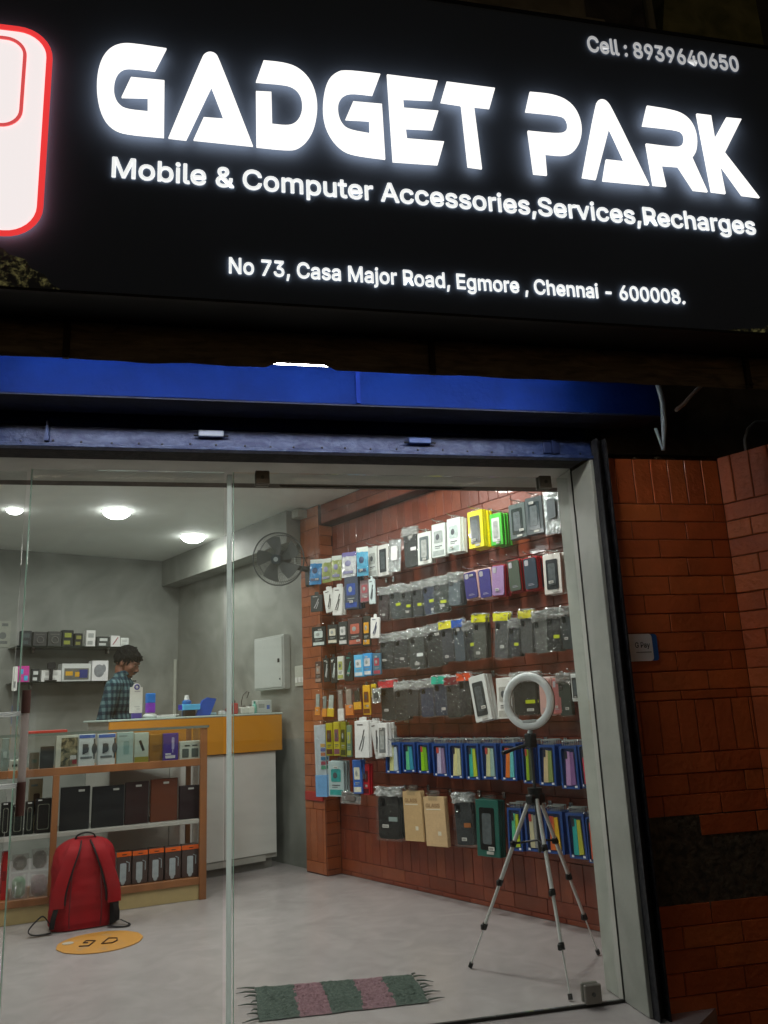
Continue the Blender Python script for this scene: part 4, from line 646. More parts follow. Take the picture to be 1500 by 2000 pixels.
for s_, z_ in ((.005, 2.078), (.79, 2.072)):
    l = part('lock_tab', MB().box(s_-.045, s_+.045, 2.862, 2.884, z_-.012, z_+.012, .003), mat('8a94a8' if s_ < .5 else '2c447c', .45, .2, key='tab'), bb)
    part('pin', MB().tube([(s_-.062, 2.868, z_-.008), (s_+.062, 2.868, z_-.008)], .004, 8), mat('202530', .5, .5, key='pin'), l)
part('latch', MB().box(-.56, -.552, 2.866, 2.884, 2.035, 2.11).box(-.563, -.549, 2.86, 2.884, 2.035, 2.055), mat('2a3c68', .5, .3, key='latch'), bb)
part('latch', MB().box(1.30, 1.37, 2.872, 2.884, 2.035, 2.085, .003).box(1.33, 1.345, 2.86, 2.872, 2.03, 2.09), mat('1c2c58', .5, .3, key='latch'), bb)
t = thing('shutter_hood', 'bright blue steel hood over the rolling shutter', 'shutter hood', (0, 2.7, 2.144), FAC)
part('front_sheet', MB().grid(60, 6, lambda u, v: (-1.9+u*3.62, 2.70 + .004*noise.noise(Vector((u*9, v*2, 0))) - .014*v, 2.146 + v*.42)), M_blue, t, smooth='all')
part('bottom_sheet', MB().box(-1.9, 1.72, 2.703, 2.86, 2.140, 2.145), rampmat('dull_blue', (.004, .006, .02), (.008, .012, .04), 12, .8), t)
part('end_plate', MB().box(1.72, 1.724, 2.70, 2.88, 2.142, 2.5), M_blue, t)
part('joint_strip', MB().box(.515, .53, 2.692, 2.6985, 2.148, 2.4), mat('0c2470', .7, 0, .4, key='seam_strip', spec=.1), t)
t = thing('sign_beam', 'weathered brown timber beam under the sign box', 'beam', (0, 2.43, 2.14), FAC)
part('board', MB().grid(90, 4, lambda u, v: (-2.2+u*5.2, 2.40 + .006*noise.noise(Vector((u*30, v*3, 2))), 2.140 + v*.127 + (1-v)*(.024 if .462 < u < .494 else 0) + .006*noise.noise(Vector((u*40, v, 7))))).box(-2.2, 3.0, 2.412, 2.44, 2.175, 2.265), rampmat('old_timber', (.12, .09, .065), (.34, .27, .19), 9, .9, .3, .7, 10, .6, 40, 1, (1, 1, 6)), t)
for s_ in (-.42, .72, 1.9):
    part('bracket', MB().box(s_-.012, s_+.006, 2.385, 2.399, 2.138, 2.27).tube([(s_, 2.384, 2.15), (s_, 2.378, 2.15)], .006, 8), mat('3a2c22', .7, .3, key='rust'), t)
t = thing('tube_light', 'white tube light behind the sign beam glowing through a gap over the blue hood', 'tube light', (.35, 2.5, 2.17), FAC)
part('tube', MB().tube([(-.75, 2.50, 2.2085), (1.30, 2.50, 2.2085)], .011, 12), emat('tube_glow', 'ffffff', 36), t)
part('batten', MB().box(-.76, 1.31, 2.485, 2.515, 2.222, 2.25, .003), M_white, t)
for a in (-.765, 1.30): part('holder', MB().box(a, a+.015, 2.487, 2.513, 2.19, 2.2215, .002), M_white, t)

# ------------------------------------------------------------------ sign
t = thing('shop_sign', 'large backlit black shop sign with white lettering and red framed logo', 'sign', (.6, 2.3, 2.256), FAC)
def sign_face_mat():
    m = bpy.data.materials.new('sign_vinyl'); m.use_nodes = True; nt = m.node_tree; n = nt.nodes; b = n['Principled BSDF']
    b.inputs['Base Color'].default_value = (.15, .19, .27, 1); b.inputs['Roughness'].default_value = .75; b.inputs['Specular IOR Level'].default_value = .15
    return m
part('face', MB().box(-1.36, 2.06, 2.2, 2.208, 2.256, 3.44), sign_face_mat(), t)
part('box', MB().box(-1.38, 2.08, 2.21, 2.40, 2.262, 3.435), mat('0c0b0b', .7, key='sign_box'), t)
part('edge_trim', MB().box(-1.38, 2.08, 2.192, 2.209, 2.247, 2.2555).box(-1.38, 2.08, 2.192, 2.209, 3.4405, 3.449).box(-1.38, -1.361, 2.192, 2.209, 2.256, 3.44).box(2.061, 2.08, 2.192, 2.209, 2.256, 3.44), mat('15110f', .6, .2, key='trim'), t)
E_let = emat('letter_glow', 'fffdf8', 1.3); E_txt = emat('text_glow', 'f4f6f4', .95); E_cell = emat('phone_glow', 'd8d8d8', .55)
def rounded(P, times=2):
    for _ in range(times):
        out = []; n = len(P)
        for i in range(n):
            a, b, c = Vector(P[i-1]), Vector(P[i]), Vector(P[(i+1) % n]); e1 = b-a; e2 = c-b
            if e1.length < 1e-6 or e2.length < 1e-6: out.append(P[i]); continue
            if .06 < e1.angle(e2) < R(52): out += [tuple(b-e1*.25), tuple(b+e2*.25)]
            else: out.append(P[i])
        P = out
    return P
for k in ('G0', 'A0', 'D0', 'G1', 'E0', 'T0', 'P0', 'A1', 'R0', 'K0'):
    part('letter_' + k[0].lower(), MB().prism(rounded(LETTERS[k]), 2.172, 2.178), E_let, t)
x0, x1, zb, zc = TEXTS['sub']; part('services_text', textmb('Mobile & Computer Accessories,Services,Recharges', x0, x1, zb, zc, 2.195, .003, .015, 'M'), E_txt, t)
x0, x1, zb, zc = TEXTS['addr']; part('address_text', textmb('No 73, Casa Major Road, Egmore , Chennai - 600008.', x0, x1, zb, zc, 2.195, .003, .014, 'N'), E_txt, t)
x0, x1, zb, zc = TEXTS['cell']; part('phone_text', textmb('Cell : 8939640650', x0, x1, zb, zc, 2.195, .003, .014, 'C'), E_cell, t)
lg = part('logo_panel', MB().rrect(-1.2, -.475, 2.412, 3.095, .09, 2.182, 2.188, 8), emat('logo_white', (.95, .88, .87), .93), t)
lg.data.name = 'logo_panel'
def ring(mb, x0, x1, z0, z1, r, w_, y0, y1, n=8):
    def rr(x0, x1, z0, z1, r):
        p = []
        for cx, cz, a in ((x1-r, z1-r, 0), (x0+r, z1-r, 90), (x0+r, z0+r, 180), (x1-r, z0+r, 270)):
            for i in range(n+1): q = R(a + 90*i/n); p.append((cx + r*math.cos(q), cz + r*math.sin(q)))
        return p
    A_ = rr(x0, x1, z0, z1, r); B_ = rr(x0+w_, x1-w_, z0+w_, z1-w_, max(r-w_, .01)); N = len(A_)
    V = [(p[0], y0, p[1]) for p in A_] + [(p[0], y0, p[1]) for p in B_] + [(p[0], y1, p[1]) for p in A_] + [(p[0], y1, p[1]) for p in B_]; F = []
    for i in range(N):
        j = (i+1) % N; F += [(i, j, N+j, N+i), (2*N+i, 3*N+i, 3*N+j, 2*N+j), (i, 2*N+i, 2*N+j, j), (N+i, N+j, 3*N+j, 3*N+i)]
    return mb.add(V, F)
part('red_border', ring(MB(), -1.21, -.4665, 2.402, 3.103, .1, .017, 2.178, 2.1815), emat('logo_red', (.85, .045, .045), .95), t)
part('screen_outline', ring(MB(), -1.12, -.538, 2.753, 3.062, .06, .010, 2.1775, 2.1812), emat('logo_red_soft', (.75, .09, .09), .85), t)
# leaking light at the lower box corners, painted as speckled emission on thin patches
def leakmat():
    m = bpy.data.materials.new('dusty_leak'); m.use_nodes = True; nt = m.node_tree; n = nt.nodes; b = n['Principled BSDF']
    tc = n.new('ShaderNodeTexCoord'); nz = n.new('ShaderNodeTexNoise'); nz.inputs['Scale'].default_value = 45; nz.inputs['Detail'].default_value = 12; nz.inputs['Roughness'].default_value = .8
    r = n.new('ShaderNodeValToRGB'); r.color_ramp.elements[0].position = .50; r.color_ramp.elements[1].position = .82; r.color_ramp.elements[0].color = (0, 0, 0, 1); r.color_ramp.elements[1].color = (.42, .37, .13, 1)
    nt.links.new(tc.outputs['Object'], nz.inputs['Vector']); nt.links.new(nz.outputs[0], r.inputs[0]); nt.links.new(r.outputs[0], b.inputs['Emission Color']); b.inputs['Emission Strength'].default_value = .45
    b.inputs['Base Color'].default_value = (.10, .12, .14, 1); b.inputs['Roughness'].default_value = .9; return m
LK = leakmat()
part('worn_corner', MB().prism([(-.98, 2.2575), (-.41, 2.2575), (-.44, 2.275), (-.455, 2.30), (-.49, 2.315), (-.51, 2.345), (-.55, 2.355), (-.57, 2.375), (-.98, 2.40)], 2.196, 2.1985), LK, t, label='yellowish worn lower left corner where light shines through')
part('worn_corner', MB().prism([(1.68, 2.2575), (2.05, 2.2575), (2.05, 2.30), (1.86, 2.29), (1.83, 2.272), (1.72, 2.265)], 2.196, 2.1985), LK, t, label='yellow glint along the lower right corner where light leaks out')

# ------------------------------------------------------------------ wall and clutter above and right of the door
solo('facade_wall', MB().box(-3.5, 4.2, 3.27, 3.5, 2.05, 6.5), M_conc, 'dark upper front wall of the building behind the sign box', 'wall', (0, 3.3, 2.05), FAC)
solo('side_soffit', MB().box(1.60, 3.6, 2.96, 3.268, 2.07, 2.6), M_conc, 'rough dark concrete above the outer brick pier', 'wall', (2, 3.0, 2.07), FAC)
t = thing('balcony_front', 'dim beige balcony parapet above the sign', 'balcony', (1.3, 2.7, 3.9), FAC)
part('parapet', MB().box(.75, 1.62, 2.7, 2.8, 3.86, 4.7, .01), rampmat('beige_wall', (.20, .17, .11), (.34, .29, .2), 6, .85), t)
part('ledge', MB().box(.7, 1.66, 2.62, 2.70, 3.84, 3.93, .008), rampmat('beige_ledge', (.22, .19, .13), (.36, .31, .22), 9, .85), t)
t = thing('upper_side_wall', 'dim yellow green wall end above the right corner of the sign', 'wall', (2.3, 2.8, 3.6), FAC)
part('wall', MB().prism([(1.98, 3.75), (2.35, 3.70), (2.6, 3.6), (2.6, 4.6), (2.15, 4.6), (2.06, 4.1), (1.98, 4.0)], 2.8, 2.95), rampmat('mossy_wall', (.16, .16, .05), (.34, .31, .13), 8, .9), t)  # mottled between dark olive and dull yellow
part('drain_pipe', MB().tube([(1.96, 2.74, 3.5), (1.955, 2.74, 4.6)], .022, 10), mat('8a8468', .6, key='pipe'), t)
solo('conduit_pipe', MB().tube([(1.655, 2.6, 2.30), (1.665, 2.6, 2.235), (1.676, 2.6, 2.16), (1.675, 2.61, 2.07), (1.668, 2.625, 1.975)], [.009, .010, .010, .010, .007], 10).tube([(1.645, 2.62, 2.06), (1.655, 2.62, 2.02), (1.668, 2.625, 1.98)], .006, 8), mat('b8ccd8', .4, key='pvc'), 'pale grey plastic conduit coming down onto the outer brick pier', 'pipe', (1.67, 2.62, 1.975), FAC, smooth=True)
solo('broken_conduit', MB().tube([(1.728, 2.6, 2.128), (1.765, 2.6, 2.155), (1.80, 2.6, 2.19), (1.85, 2.6, 2.232)], .0075, 8), mat('b8aca4', .5, key='pvc'), 'short broken piece of pale conduit right of the long one', 'pipe', (1.8, 2.6, 2.13), FAC, smooth=True)
solo('grey_cable', MB().tube([(2.155, 2.8, 2.03), (2.158, 2.8, 2.09), (2.18, 2.8, 2.14), (2.22, 2.8, 2.17), (2.3, 2.8, 2.175), (2.42, 2.8, 2.16)], .006, 8), mat('7c7c78', .6, key='cable'), 'grey cable looping over the right brick corner', 'cable', (2.15, 2.8, 2.03), FAC, smooth=True)
t = thing('pay_sticker', 'white rounded payment sticker with blue right end on outer brick pier', 'sticker', (1.63, 2.888, 1.27), FAC)
pt = part('blue_end', MB().rrect(1.60, 1.703, 1.212, 1.314, .012, 2.8895, 2.8915, 5), mat('1060b0', .35, key='sticker'), t)
part('white_field', MB().rrect(1.558, 1.680, 1.211, 1.315, .014, 2.8870, 2.8892, 5), mat('f4f6fa', .35, 0, .03, key='sticker'), t)
part('pay_text', textmb('G Pay', 1.606, 1.668, 1.262, 1.283, 2.8862, .0006, .01), mat('50545c', .5, key='ink'), t)
part('pay_text', MB().box(1.608, 1.672, 2.8858, 2.8866, 1.243, 1.2465), mat('8a8e94', .5, key='ink'), t)

# ------------------------------------------------------------------ ceiling lights
LP = [(2.035, 5.747), (2.893, 6.304), (1.40, 6.03), (2.66, 3.75), (1.5, 4.3), (2.80, 2.95), (1.1, 3.7), (.6, 5.3)]  # later entries are unseen downlights added to brighten the shop and accessory wall
ords = ['largest looking round downlight above the middle glass door', 'round downlight above the counter near the beam', 'small looking downlight at the left edge over the shelves']
proto = None
for i, (x, y) in enumerate(LP):
    lab = ords[i] if i < 3 else ['round downlight above the red backpack hidden by the lintel', 'round downlight above the orange floor sticker hidden by the lintel', 'round downlight above the tripod hidden by the lintel', 'round downlight above the striped mat hidden by the lintel', 'round downlight nearest the far left wall'][i-3]
    if proto is None:
        proto = thing('downlight', lab, 'ceiling light', (x, y, 2.57), local=True, group='round downlights in the shop ceiling')
        part('trim_ring', MB().torus((0, 0, -.002), .102, .0035, 32, 8, Matrix.Rotation(R(90), 4, 'X')), M_white, proto, smooth=True)
        part('diffuser', MB().ell((0, 0, -.004), (.100, .100, .056), 32, 12), emat('led_glow', 'ffffff', 20), proto, smooth='all')
    else:
        q = dup(proto, (x, y, 2.57), (0, 0, 0), lab)
        if i == 2: q.scale = (.55, .55, .6)
    area_light('downlight_lamp', (x, y, 2.515), 10.5 if i < 3 else 12.0, .16, (0, 0, 0), (1, .985, .95))

# ------------------------------------------------------------------ packs hanging on the brick wall
def mark(parent, name, mb, col, rough=.35): return part(name, mb, mat(col, rough, 0, .15, 60, key='print'), parent)
def bagmesh(w_, h_, seed, top=.03, amp=.004):
    g = MB()
    def f(u, v):
        z = top - v*(h_+top*.5); x = (u-.5)*w_; e = amp*(2.6 if v < .22 else 1)
        return (x + .002*noise.noise(Vector((u*3, v*9, seed))), -.010 + e*noise.noise(Vector((u*7+seed, v*9, seed*1.7))), z)
    return g.grid(10, 14, f)
PC = {}
def make_pack(kind, wd, ht, c1, c2, d, seed):
    t = thing({'pouch': 'cable_pouch', 'box': 'accessory_box', 'window': 'window_box', 'foil': 'foil_bag', 'cable': 'cable_box', 'blue': 'phone_case_box', 'kraft': 'kraft_envelope', 'strip': 'strip_pack', 'clear': 'clear_pack', 'sili': 'silicone_case_pack'}.get(kind, 'phone_case_pack'), d, {'pouch': 'pouch', 'foil': 'bag', 'kraft': 'envelope', 'clear': 'pack', 'strip': 'pack'}.get(kind, 'box' if kind in ('box', 'window', 'cable', 'blue') else 'phone case'), (0, 0, 0), local=True)
    W = wd/2; r = random.Random(seed)
    if kind in ('case', 'caseY', 'caseH'): c1 = ''.join('%02x' % int(int(c1[q:q+2], 16)*.72) for q in (0, 2, 4))
    def tab(col=None): part('hang_tab', MB().rrect(-W*.35, W*.35, -.004, .022, .008, -.0015, .0), M_clear if col is None else mat(col, .4, key='print'), t)
    if kind in ('case', 'caseY', 'caseH'):
        b = part('case_body', MB().rrect(-W*.84, W*.84, -ht*.97, -ht*.10, W*.22, -.008, .002, 5), mat(c1, .42, 0, .12, 25, key='case'), t)
        part('camera_cutout', MB().rrect(-W*.7, -W*.22, -ht*.30, -ht*.15, W*.12, -.0100, -.0082, 4), mat('0b0c0e', .2, key='lens'), b)
        part('clear_bag', bagmesh(wd*1.06, ht*1.04, seed, .012, .006), M_bag if r.random() < .6 else M_clear, t, smooth='all')
        part('crumpled_top', MB().grid(16, 8, lambda u, v: ((u-.5)*wd*1.04+.003*noise.noise(Vector((u*9, v*9, seed+5))), -.012+.026*noise.noise(Vector((u*15, v*9, seed))), .028-v*.055+.006*noise.noise(Vector((u*9, v, seed+2))))), M_top, t)
        if kind == 'caseH': part('header_card', MB().grid(6, 3, lambda u, v: ((u-.5)*wd, -.019+.006*noise.noise(Vector((u*4, v*2, seed))), .020-v*.042)), mat(c2, .3, 0, .35, 60, key='card'), t, smooth=True)
        if kind == 'caseY' or (c2 != '0' and kind == 'case'):
            yy = 'b8c818' if kind == 'caseY' else c2; zz = r.uniform(.45, .62)
            part('sticker', MB().rrect(W*.05, W*.75, -ht*zz-ht*.09, -ht*zz, .003, -.0135, -.0125, 3), mat(yy, .4, 0, .2, key='card'), t)
    elif kind == 'sili':
        part('backing', MB().box(-W*.96, W*.96, -.002, .012, -ht, 0, .003), mat(c2, .4, key='card'), t)
        b = part('case_body', MB().rrect(-W*.84, W*.84, -ht*.96, -ht*.04, W*.24, -.011, -.003, 6), mat(c1, .45, key='case'), t)
        part('camera_cutout', MB().rrect(-W*.68, -W*.18, -ht*.26, -ht*.09, W*.14, -.0125, -.0112, 4), mat('c0bcc4', .3, key='lens'), b)
        part('print', MB().box(-W*.4, W*.4, -.0122, -.0112, -ht*.86, -ht*.845).box(-W*.4, W*.25, -.0122, -.0112, -ht*.82, -ht*.81), mat('b8b4c4', .5, key='ink'), b)
        part('clear_bag', MB().box(-W, W, -.0145, -.014, -ht, .01), M_film, t)
    elif kind == 'window':
        b = part('box_body', MB().box(-W, W, -.006, .012, -ht, 0, .003), mat(c1, .3, 0, .1, 40, key='card', coat=.3), t)
        q = part('window', MB().rrect(-W*.66, W*.62, -ht*.88, -ht*.14, W*.12, -.0085, -.0065, 4), mat(c2, .16, 0, .5, 22, key='window'), b)
        part('print', MB().rrect(-W*.42, W*.36, -ht*.78, -ht*.24, W*.14, -.0096, -.0086, 4), mat('565e60' if c2 < '6' else 'a8aca8', .25, 0, .6, 35, key='picture'), q)
        part('label', MB().box(-W*.1, W*.5, -.0106, -.0097, -ht*.95, -ht*.90), mat('c8c8c0', .4, key='ink'), b); tab()
    elif kind in ('box', 'cable'):
        b = part('box_body', MB().box(-W, W, -.006, .011, -ht, 0, .003), mat(c1, .35, 0, .08, 40, key='card', coat=.2), t)
        p_ = MB()
        if kind == 'cable':
            p_.tube([(-W*.35, -.0075, -ht*.78), (-W*.1, -.0075, -ht*.62), (W*.1, -.0075, -ht*.5), (W*.4, -.0075, -ht*.24)], .0032, 6).tube([(-W*.05, -.0075, -ht*.82), (W*.15, -.0075, -ht*.7), (W*.4, -.0075, -ht*.42)], .0026, 6)
            p_.box(-W*.6, W*.2, -.0075, -.0065, -ht*.12, -ht*.09)
        else:
            p_.rrect(-W*.62, W*.62, -ht*.58, -ht*.22, W*.15, -.0078, -.0064, 4).box(-W*.8, W*.8, -.0072, -.0064, -ht*.95, -ht*.80)
        part('print', p_, mat(c2, .35, 0, .4, 40, key='picture'), b)
        if kind == 'box': part('picture', MB().ell((-W*.1, -.008, -ht*.40), (W*.28, .002, ht*.09), 12, 6).box(-W*.5, W*.5, -.0076, -.0064, -ht*.69, -ht*.665).box(-W*.5, W*.2, -.0076, -.0064, -ht*.74, -ht*.725), mat('50565a' if c1 > '9' else 'a0a8a4', .4, 0, .4, key='picture'), b)
        tab(c1 if kind == 'cable' else None)
    elif kind == 'pouch':
        part('pouch_body', MB().grid(10, 12, lambda u, v: ((u-.5)*wd, -.002-.012*math.sin(u*PI)*math.sin(v*PI)+.004*noise.noise(Vector((u*6, v*8, seed))), -ht*.08-v*ht*.92)), mat(c1, .22, 0, .45, 22, .4, 40, key='film', coat=.5), t, smooth=True)
        part('header_card', MB().box(-W, W, -.003, .0, -ht*.12, .012, .001), mat(c2, .4, key='card'), t)
        part('print', MB().ell((0, -.0145, -ht*.42), (W*.45, .003, ht*.13), 12, 6).box(-W*.7, W*.7, -.012, -.009, -ht*.85, -ht*.74), mat('3c5070' if c1[0] < '9' else '8c8cb0', .3, 0, .4, key='picture'), t)
        part('gloss_film', bagmesh(wd, ht, seed, .0, .005), M_clear, t, smooth='all')
    elif kind == 'foil':
        part('foil_sheet', MB().grid(12, 14, lambda u, v: ((u-.5)*wd, -.004+.009*noise.noise(Vector((u*5, v*6, seed))), .01-v*ht)), mat(c1, .2, .65, .4, 12, .8, 45, key='foil'), t, smooth='all')
        part('content', MB().rrect(-W*.5, W*.5, -ht*.6, -ht*.15, W*.2, -.016, -.010, 4), mat(c2, .3, 0, .3, key='case'), t)
        part('clear_bag', bagmesh(wd*1.04, ht, seed+3, .014, .007), M_crinkle, t, smooth='all')
    elif kind == 'clear':
        part('content', MB().rrect(-W*.6, W*.6, -ht*.72, -ht*.08, W*.3, -.006, .003, 4), mat(c1, .3, 0, .5, 30, key='case'), t)
        part('base_card', MB().box(-W*.9, W*.9, -.008, .004, -ht, -ht*.64, .002), mat(c2, .4, 0, .2, key='card'), t)
        part('clear_bag', bagmesh(wd, ht, seed, .014), M_clear, t, smooth='all')
    elif kind == 'strip':
        b = part('card', MB().box(-W, W, -.003, .003, -ht, 0, .002), mat(c1, .35, key='card'), t)
        part('foot_card', MB().box(-W*1.02, W*1.02, -.006, -.0035, -ht, -ht*.70, .001), mat(c2, .35, key='card'), t)
        for i, cc in enumerate(('d0a860', '6c70a8', 'c07850', '3c78a0', 'a84858', '58a080')):
            part('swatch', MB().box(W*.1, W*.9, -.006, -.0035, -ht*(.31+i*.062), -ht*(.265+i*.062)), mat(cc, .4, key='card'), b)
        part('clear_bag', bagmesh(wd*1.05, ht, seed, .03), M_clear, t, smooth='all')
    elif kind == 'kraft':
        b = part('card', MB().box(-W, W, -.002, .002, -ht, 0, .001), mat(c1, .8, 0, .12, 60, key='kraft'), t)
        part('print', textmb('GLASS', -W*.8, W*.55, -ht*.22, -ht*.14, -.0028, .0004, .02), mat(c2, .7, key='ink'), b)
        part('print', MB().box(-W*.8, W*.6, -.0030, -.0022, -ht*.27, -ht*.25).box(W*.2, W*.5, -.0030, -.0022, -ht*.78, -ht*.70), mat('e0d8c0', .6, key='ink'), b)
        part('clear_bag', MB().box(-W*.5, W*.4, -.0045, -.004, -.02, .035), M_clear, t)
    elif kind == 'blue':
        b = part('box_body', ring(MB(), -W, W, -ht, 0, .004, wd*.11, -.012, .010, 3), mat('1c4488', .3, 0, .15, key='bluecard', coat=.4), t)
        part('inner_card', MB().box(-W*.93, W*.93, .002, .006, -ht*.96, -ht*.04), mat('2c3c78', .4, 0, .4, 30, key='bluecard2'), b)
        s = r.uniform(-.1, .12)
        part('case_body', MB().prism([(-W*.55, -ht*.92), (-W*.02, -ht*.92), (W*(.02+s), -ht*.14), (-W*(.42-s), -ht*.12)], -.006, .0015), mat(c1, .35, 0, .1, key='pastel'), b)
        part('case_side', MB().prism([(W*.0, -ht*.92), (W*.55, -ht*.90), (W*(.42+s), -ht*.14), (W*(.05+s), -ht*.15)], -.0055, .0015), mat(c2, .35, 0, .1, key='pastel'), b)
        part('camera_cutout', MB().rrect(-W*.5, -W*.18, -ht*.30, -ht*.12, .004, -.0075, -.0062, 3), mat('303040' if r.random() < .6 else 'd05048', .3, key='lens'), b)
        part('label', MB().box(-W*.74, -W*.5, -.0135, -.0122, -ht*.97, -ht*.92).box(W*.5, W*.78, -.0135, -.0122, -ht*.97, -ht*.92), mat('d8dce8', .4, key='ink'), b)
        part('window_film', MB().box(-W*.86, W*.86, -.0095, -.009, -ht*.93, -ht*.06), M_film, b)
        c = MB()
        for i in range(7): c.box(-W*.7+i*W*.22, -W*.64+i*W*.22, -.001, .001, .001, .024)
        part('hang_tab', c.box(-W*.72, W*.72, -.0012, .0012, .022, .027), mat('9aa09c', .25, .2, key='plastic_tab'), t)
    if kind not in ('blue', 'kraft', 'strip', 'foil') and r.random() < .55:
        lx = r.uniform(-.45, .3)*W; lz = -ht*r.choice((.82, .88, .2, .74)); q_ = part('price_label', MB().box(lx, lx+W*.5, -.0172, -.0165, lz, lz+ht*.065), mat('d8d8d0', .45, 0, .08, key='label'), t)
        c_ = MB()
        for i_ in range(6): c_.box(lx+W*(.06+.065*i_), lx+W*(.09+.065*i_), -.0177, -.0173, lz+ht*.012, lz+ht*.05)
        part('barcode', c_, mat('303030', .6, key='ink'), q_)
    return t
hook0 = None
sides = {'pouch': .012, 'foil': .02, 'box': .021, 'window': .022, 'cable': .019, 'case': .014, 'caseY': .014, 'caseH': .015, 'sili': .018, 'blue': .024, 'kraft': .009, 'strip': .012, 'clear': .014}
rowname = {'A': 'top row on the brick pilaster', 'A2': 'top row of the brick wall', 'B': 'second row near the fan', 'B2': 'second row of the brick wall', 'C': 'third row near the pilaster', 'C2': 'third row of the brick wall', 'G': 'fourth row near the pilaster', 'H': 'fifth row near the pilaster', 'H2': 'fourth row of the brick wall', 'I': 'sixth row near the pilaster', 'J': 'lowest row near the pilaster', 'K': 'row of blue boxes', 'L': 'bottom row of the brick wall', 'L2': 'bottom row of the brick wall'}
for i, (row, xp, yc, zt, wd, ht, kind, c1, c2, n, d) in enumerate(PACKS):
    yaw = math.atan2(yc, xp); turn = R(20) if yc > 4.13 and row not in ('A2', 'C2', 'B2', 'L') else R(9)
    if kind == 'blue': turn = R(5)
    if kind == 'kraft': turn = R(4)
    wreal = wd*math.cos(yaw)/math.cos(yaw-turn)*(1.18 if kind[:4] == 'case' and row not in ('L',) else 1.0)
    tilt = R(rnd.uniform(-4.5, 4.5)) if kind not in ('box', 'window', 'blue') else R(rnd.uniform(-1, 1))
    if 'tilted' in d or 'leaning' in d: tilt = R(-9)
    rot = (R(rnd.uniform(-3, 1)), tilt, R(-90)+turn+R(rnd.uniform(-2, 2)))
    t = make_pack(kind, wreal, ht, c1, c2, d + ', ' + rowname[row] if len((d+' '+rowname[row]).split()) <= 15 else d, i*3.7+1)
    t.location = (xp, yc, zt); t.rotation_euler = rot
    for k in range(1, n):
        dx = sides[kind]*k
        q = dup(t, (min(xp+dx+rnd.uniform(-.001, .001), 3.335), yc+rnd.uniform(-.006, .004), zt+rnd.uniform(-.003, .003)), (rot[0]+R(rnd.uniform(-1, 1)), rot[1]+R(rnd.uniform(-2, 2)), rot[2]+R(rnd.uniform(-3, 3))), ('second', 'third', 'fourth', 'fifth')[k-1] + ' on the hook of the ' + ' '.join(d.split()[:11]))
        q['group'] = 'packs hanging behind the ' + d; 
    # hook
    if hook0 is None:
        hook0 = solo('wall_hook', MB().tube([(.0, 0, 0), (-.17, 0, 0), (-.185, 0, .008)], .0028, 8).box(-.004, 0, -.012, .012, -.022, .012, .001), M_steel, 'steel display hook in the brick wall carrying packs', 'hook', (0, 0, 0), local=True, group='steel display hooks on the brick wall', smooth=True)
        hk = hook0
    else: hk = hook0.copy(); C.objects.link(hk)
    wallx = 3.352 if yc < 4.89 and not (yc > 4.89) else 3.23
    hk.location = (wallx, yc, zt+.016); hk['label'] = 'steel display hook carrying the ' + d if len(d.split()) <= 10 else 'steel display hook carrying the ' + ' '.join(d.split()[:7])

# ------------------------------------------------------------------ counter
t = thing('sales_counter', 'sales counter with orange upper band over white cupboard doors', 'counter', (2.6, 5.7, 0))
part('orange_band', MB().box(1.93, 3.235, 5.45, 5.47, .81, 1.068, .003), mat((.62, .27, .022), .35, 0, .06, 8, coat=.2, key='orange_laminate'), t)
part('worktop', MB().box(1.92, 3.24, 5.445, 5.95, 1.069, 1.082, .003), mat('b8ccc4', .2, 0, .05, key='glass_top'), t)
part('carcass', MB().box(1.95, 3.2, 5.492, 5.93, .07, 1.067), mat('b0b0a8', .6, key='laminate'), t)
for a, b in ((1.95, 2.36), (2.364, 2.775), (2.779, 3.19)):
    dd = part('cupboard_door', MB().box(a, b, 5.472, 5.49, .10, .807, .003), mat((.66, .67, .63), .22, 0, .03, coat=.3, key='white_laminate'), t)
part('toe_kick', MB().box(1.97, 3.17, 5.51, 5.53, .002, .07), mat('706e68', .6, key='laminate'), t)
part('plinth', MB().box(1.95, 3.1, 5.475, 5.50, .055, .095), mat('a8a8a0', .5, key='laminate'), t)

# things on the counter
t = thing('payment_stand', 'white payment stand with round violet emblem on the counter', 'stand', (2.17, 5.6, 1.082))
part('board', MB().rrect(2.118, 2.208, 1.12, 1.295, .006, 5.598, 5.602, 4).tube([(2.165, 5.5965, 1.293), (2.165, 5.6035, 1.293)], .028, 24), mat('dcdcd4', .35, key='acrylic'), t)
part('emblem', MB().torus((2.165, 5.5945, 1.295), .015, .005, 20, 6), mat('4c4890', .4, key='ink'), t)
part('print', MB().box(2.15, 2.19, 5.596, 5.5975, 1.262, 1.266).box(2.152, 2.188, 5.596, 5.5975, 1.16, 1.163).box(2.165, 2.19, 5.596, 5.5975, 1.145, 1.148), mat('909090', .5, key='ink'), t)
part('foot', MB().box(2.138, 2.202, 5.585, 5.62, 1.083, 1.118, .003), mat('4c4090', .4, key='foot'), t)
t = thing('standing_gadget_box', 'upright box in bright blue and violet on a white base', 'box', (2.265, 5.6, 1.082))
part('blue_part', MB().box(2.236, 2.296, 5.58, 5.62, 1.185, 1.25, .004), mat('1878d0', .3, 0, .3, key='card'), t)
part('violet_part', MB().box(2.236, 2.296, 5.58, 5.62, 1.118, 1.1845, .004), mat('8038b8', .3, 0, .3, key='card'), t)
part('base', MB().ell((2.265, 5.6, 1.095), (.05, .04, .022), 16, 8), mat('d4dcd8', .3, key='base'), t, smooth=True)
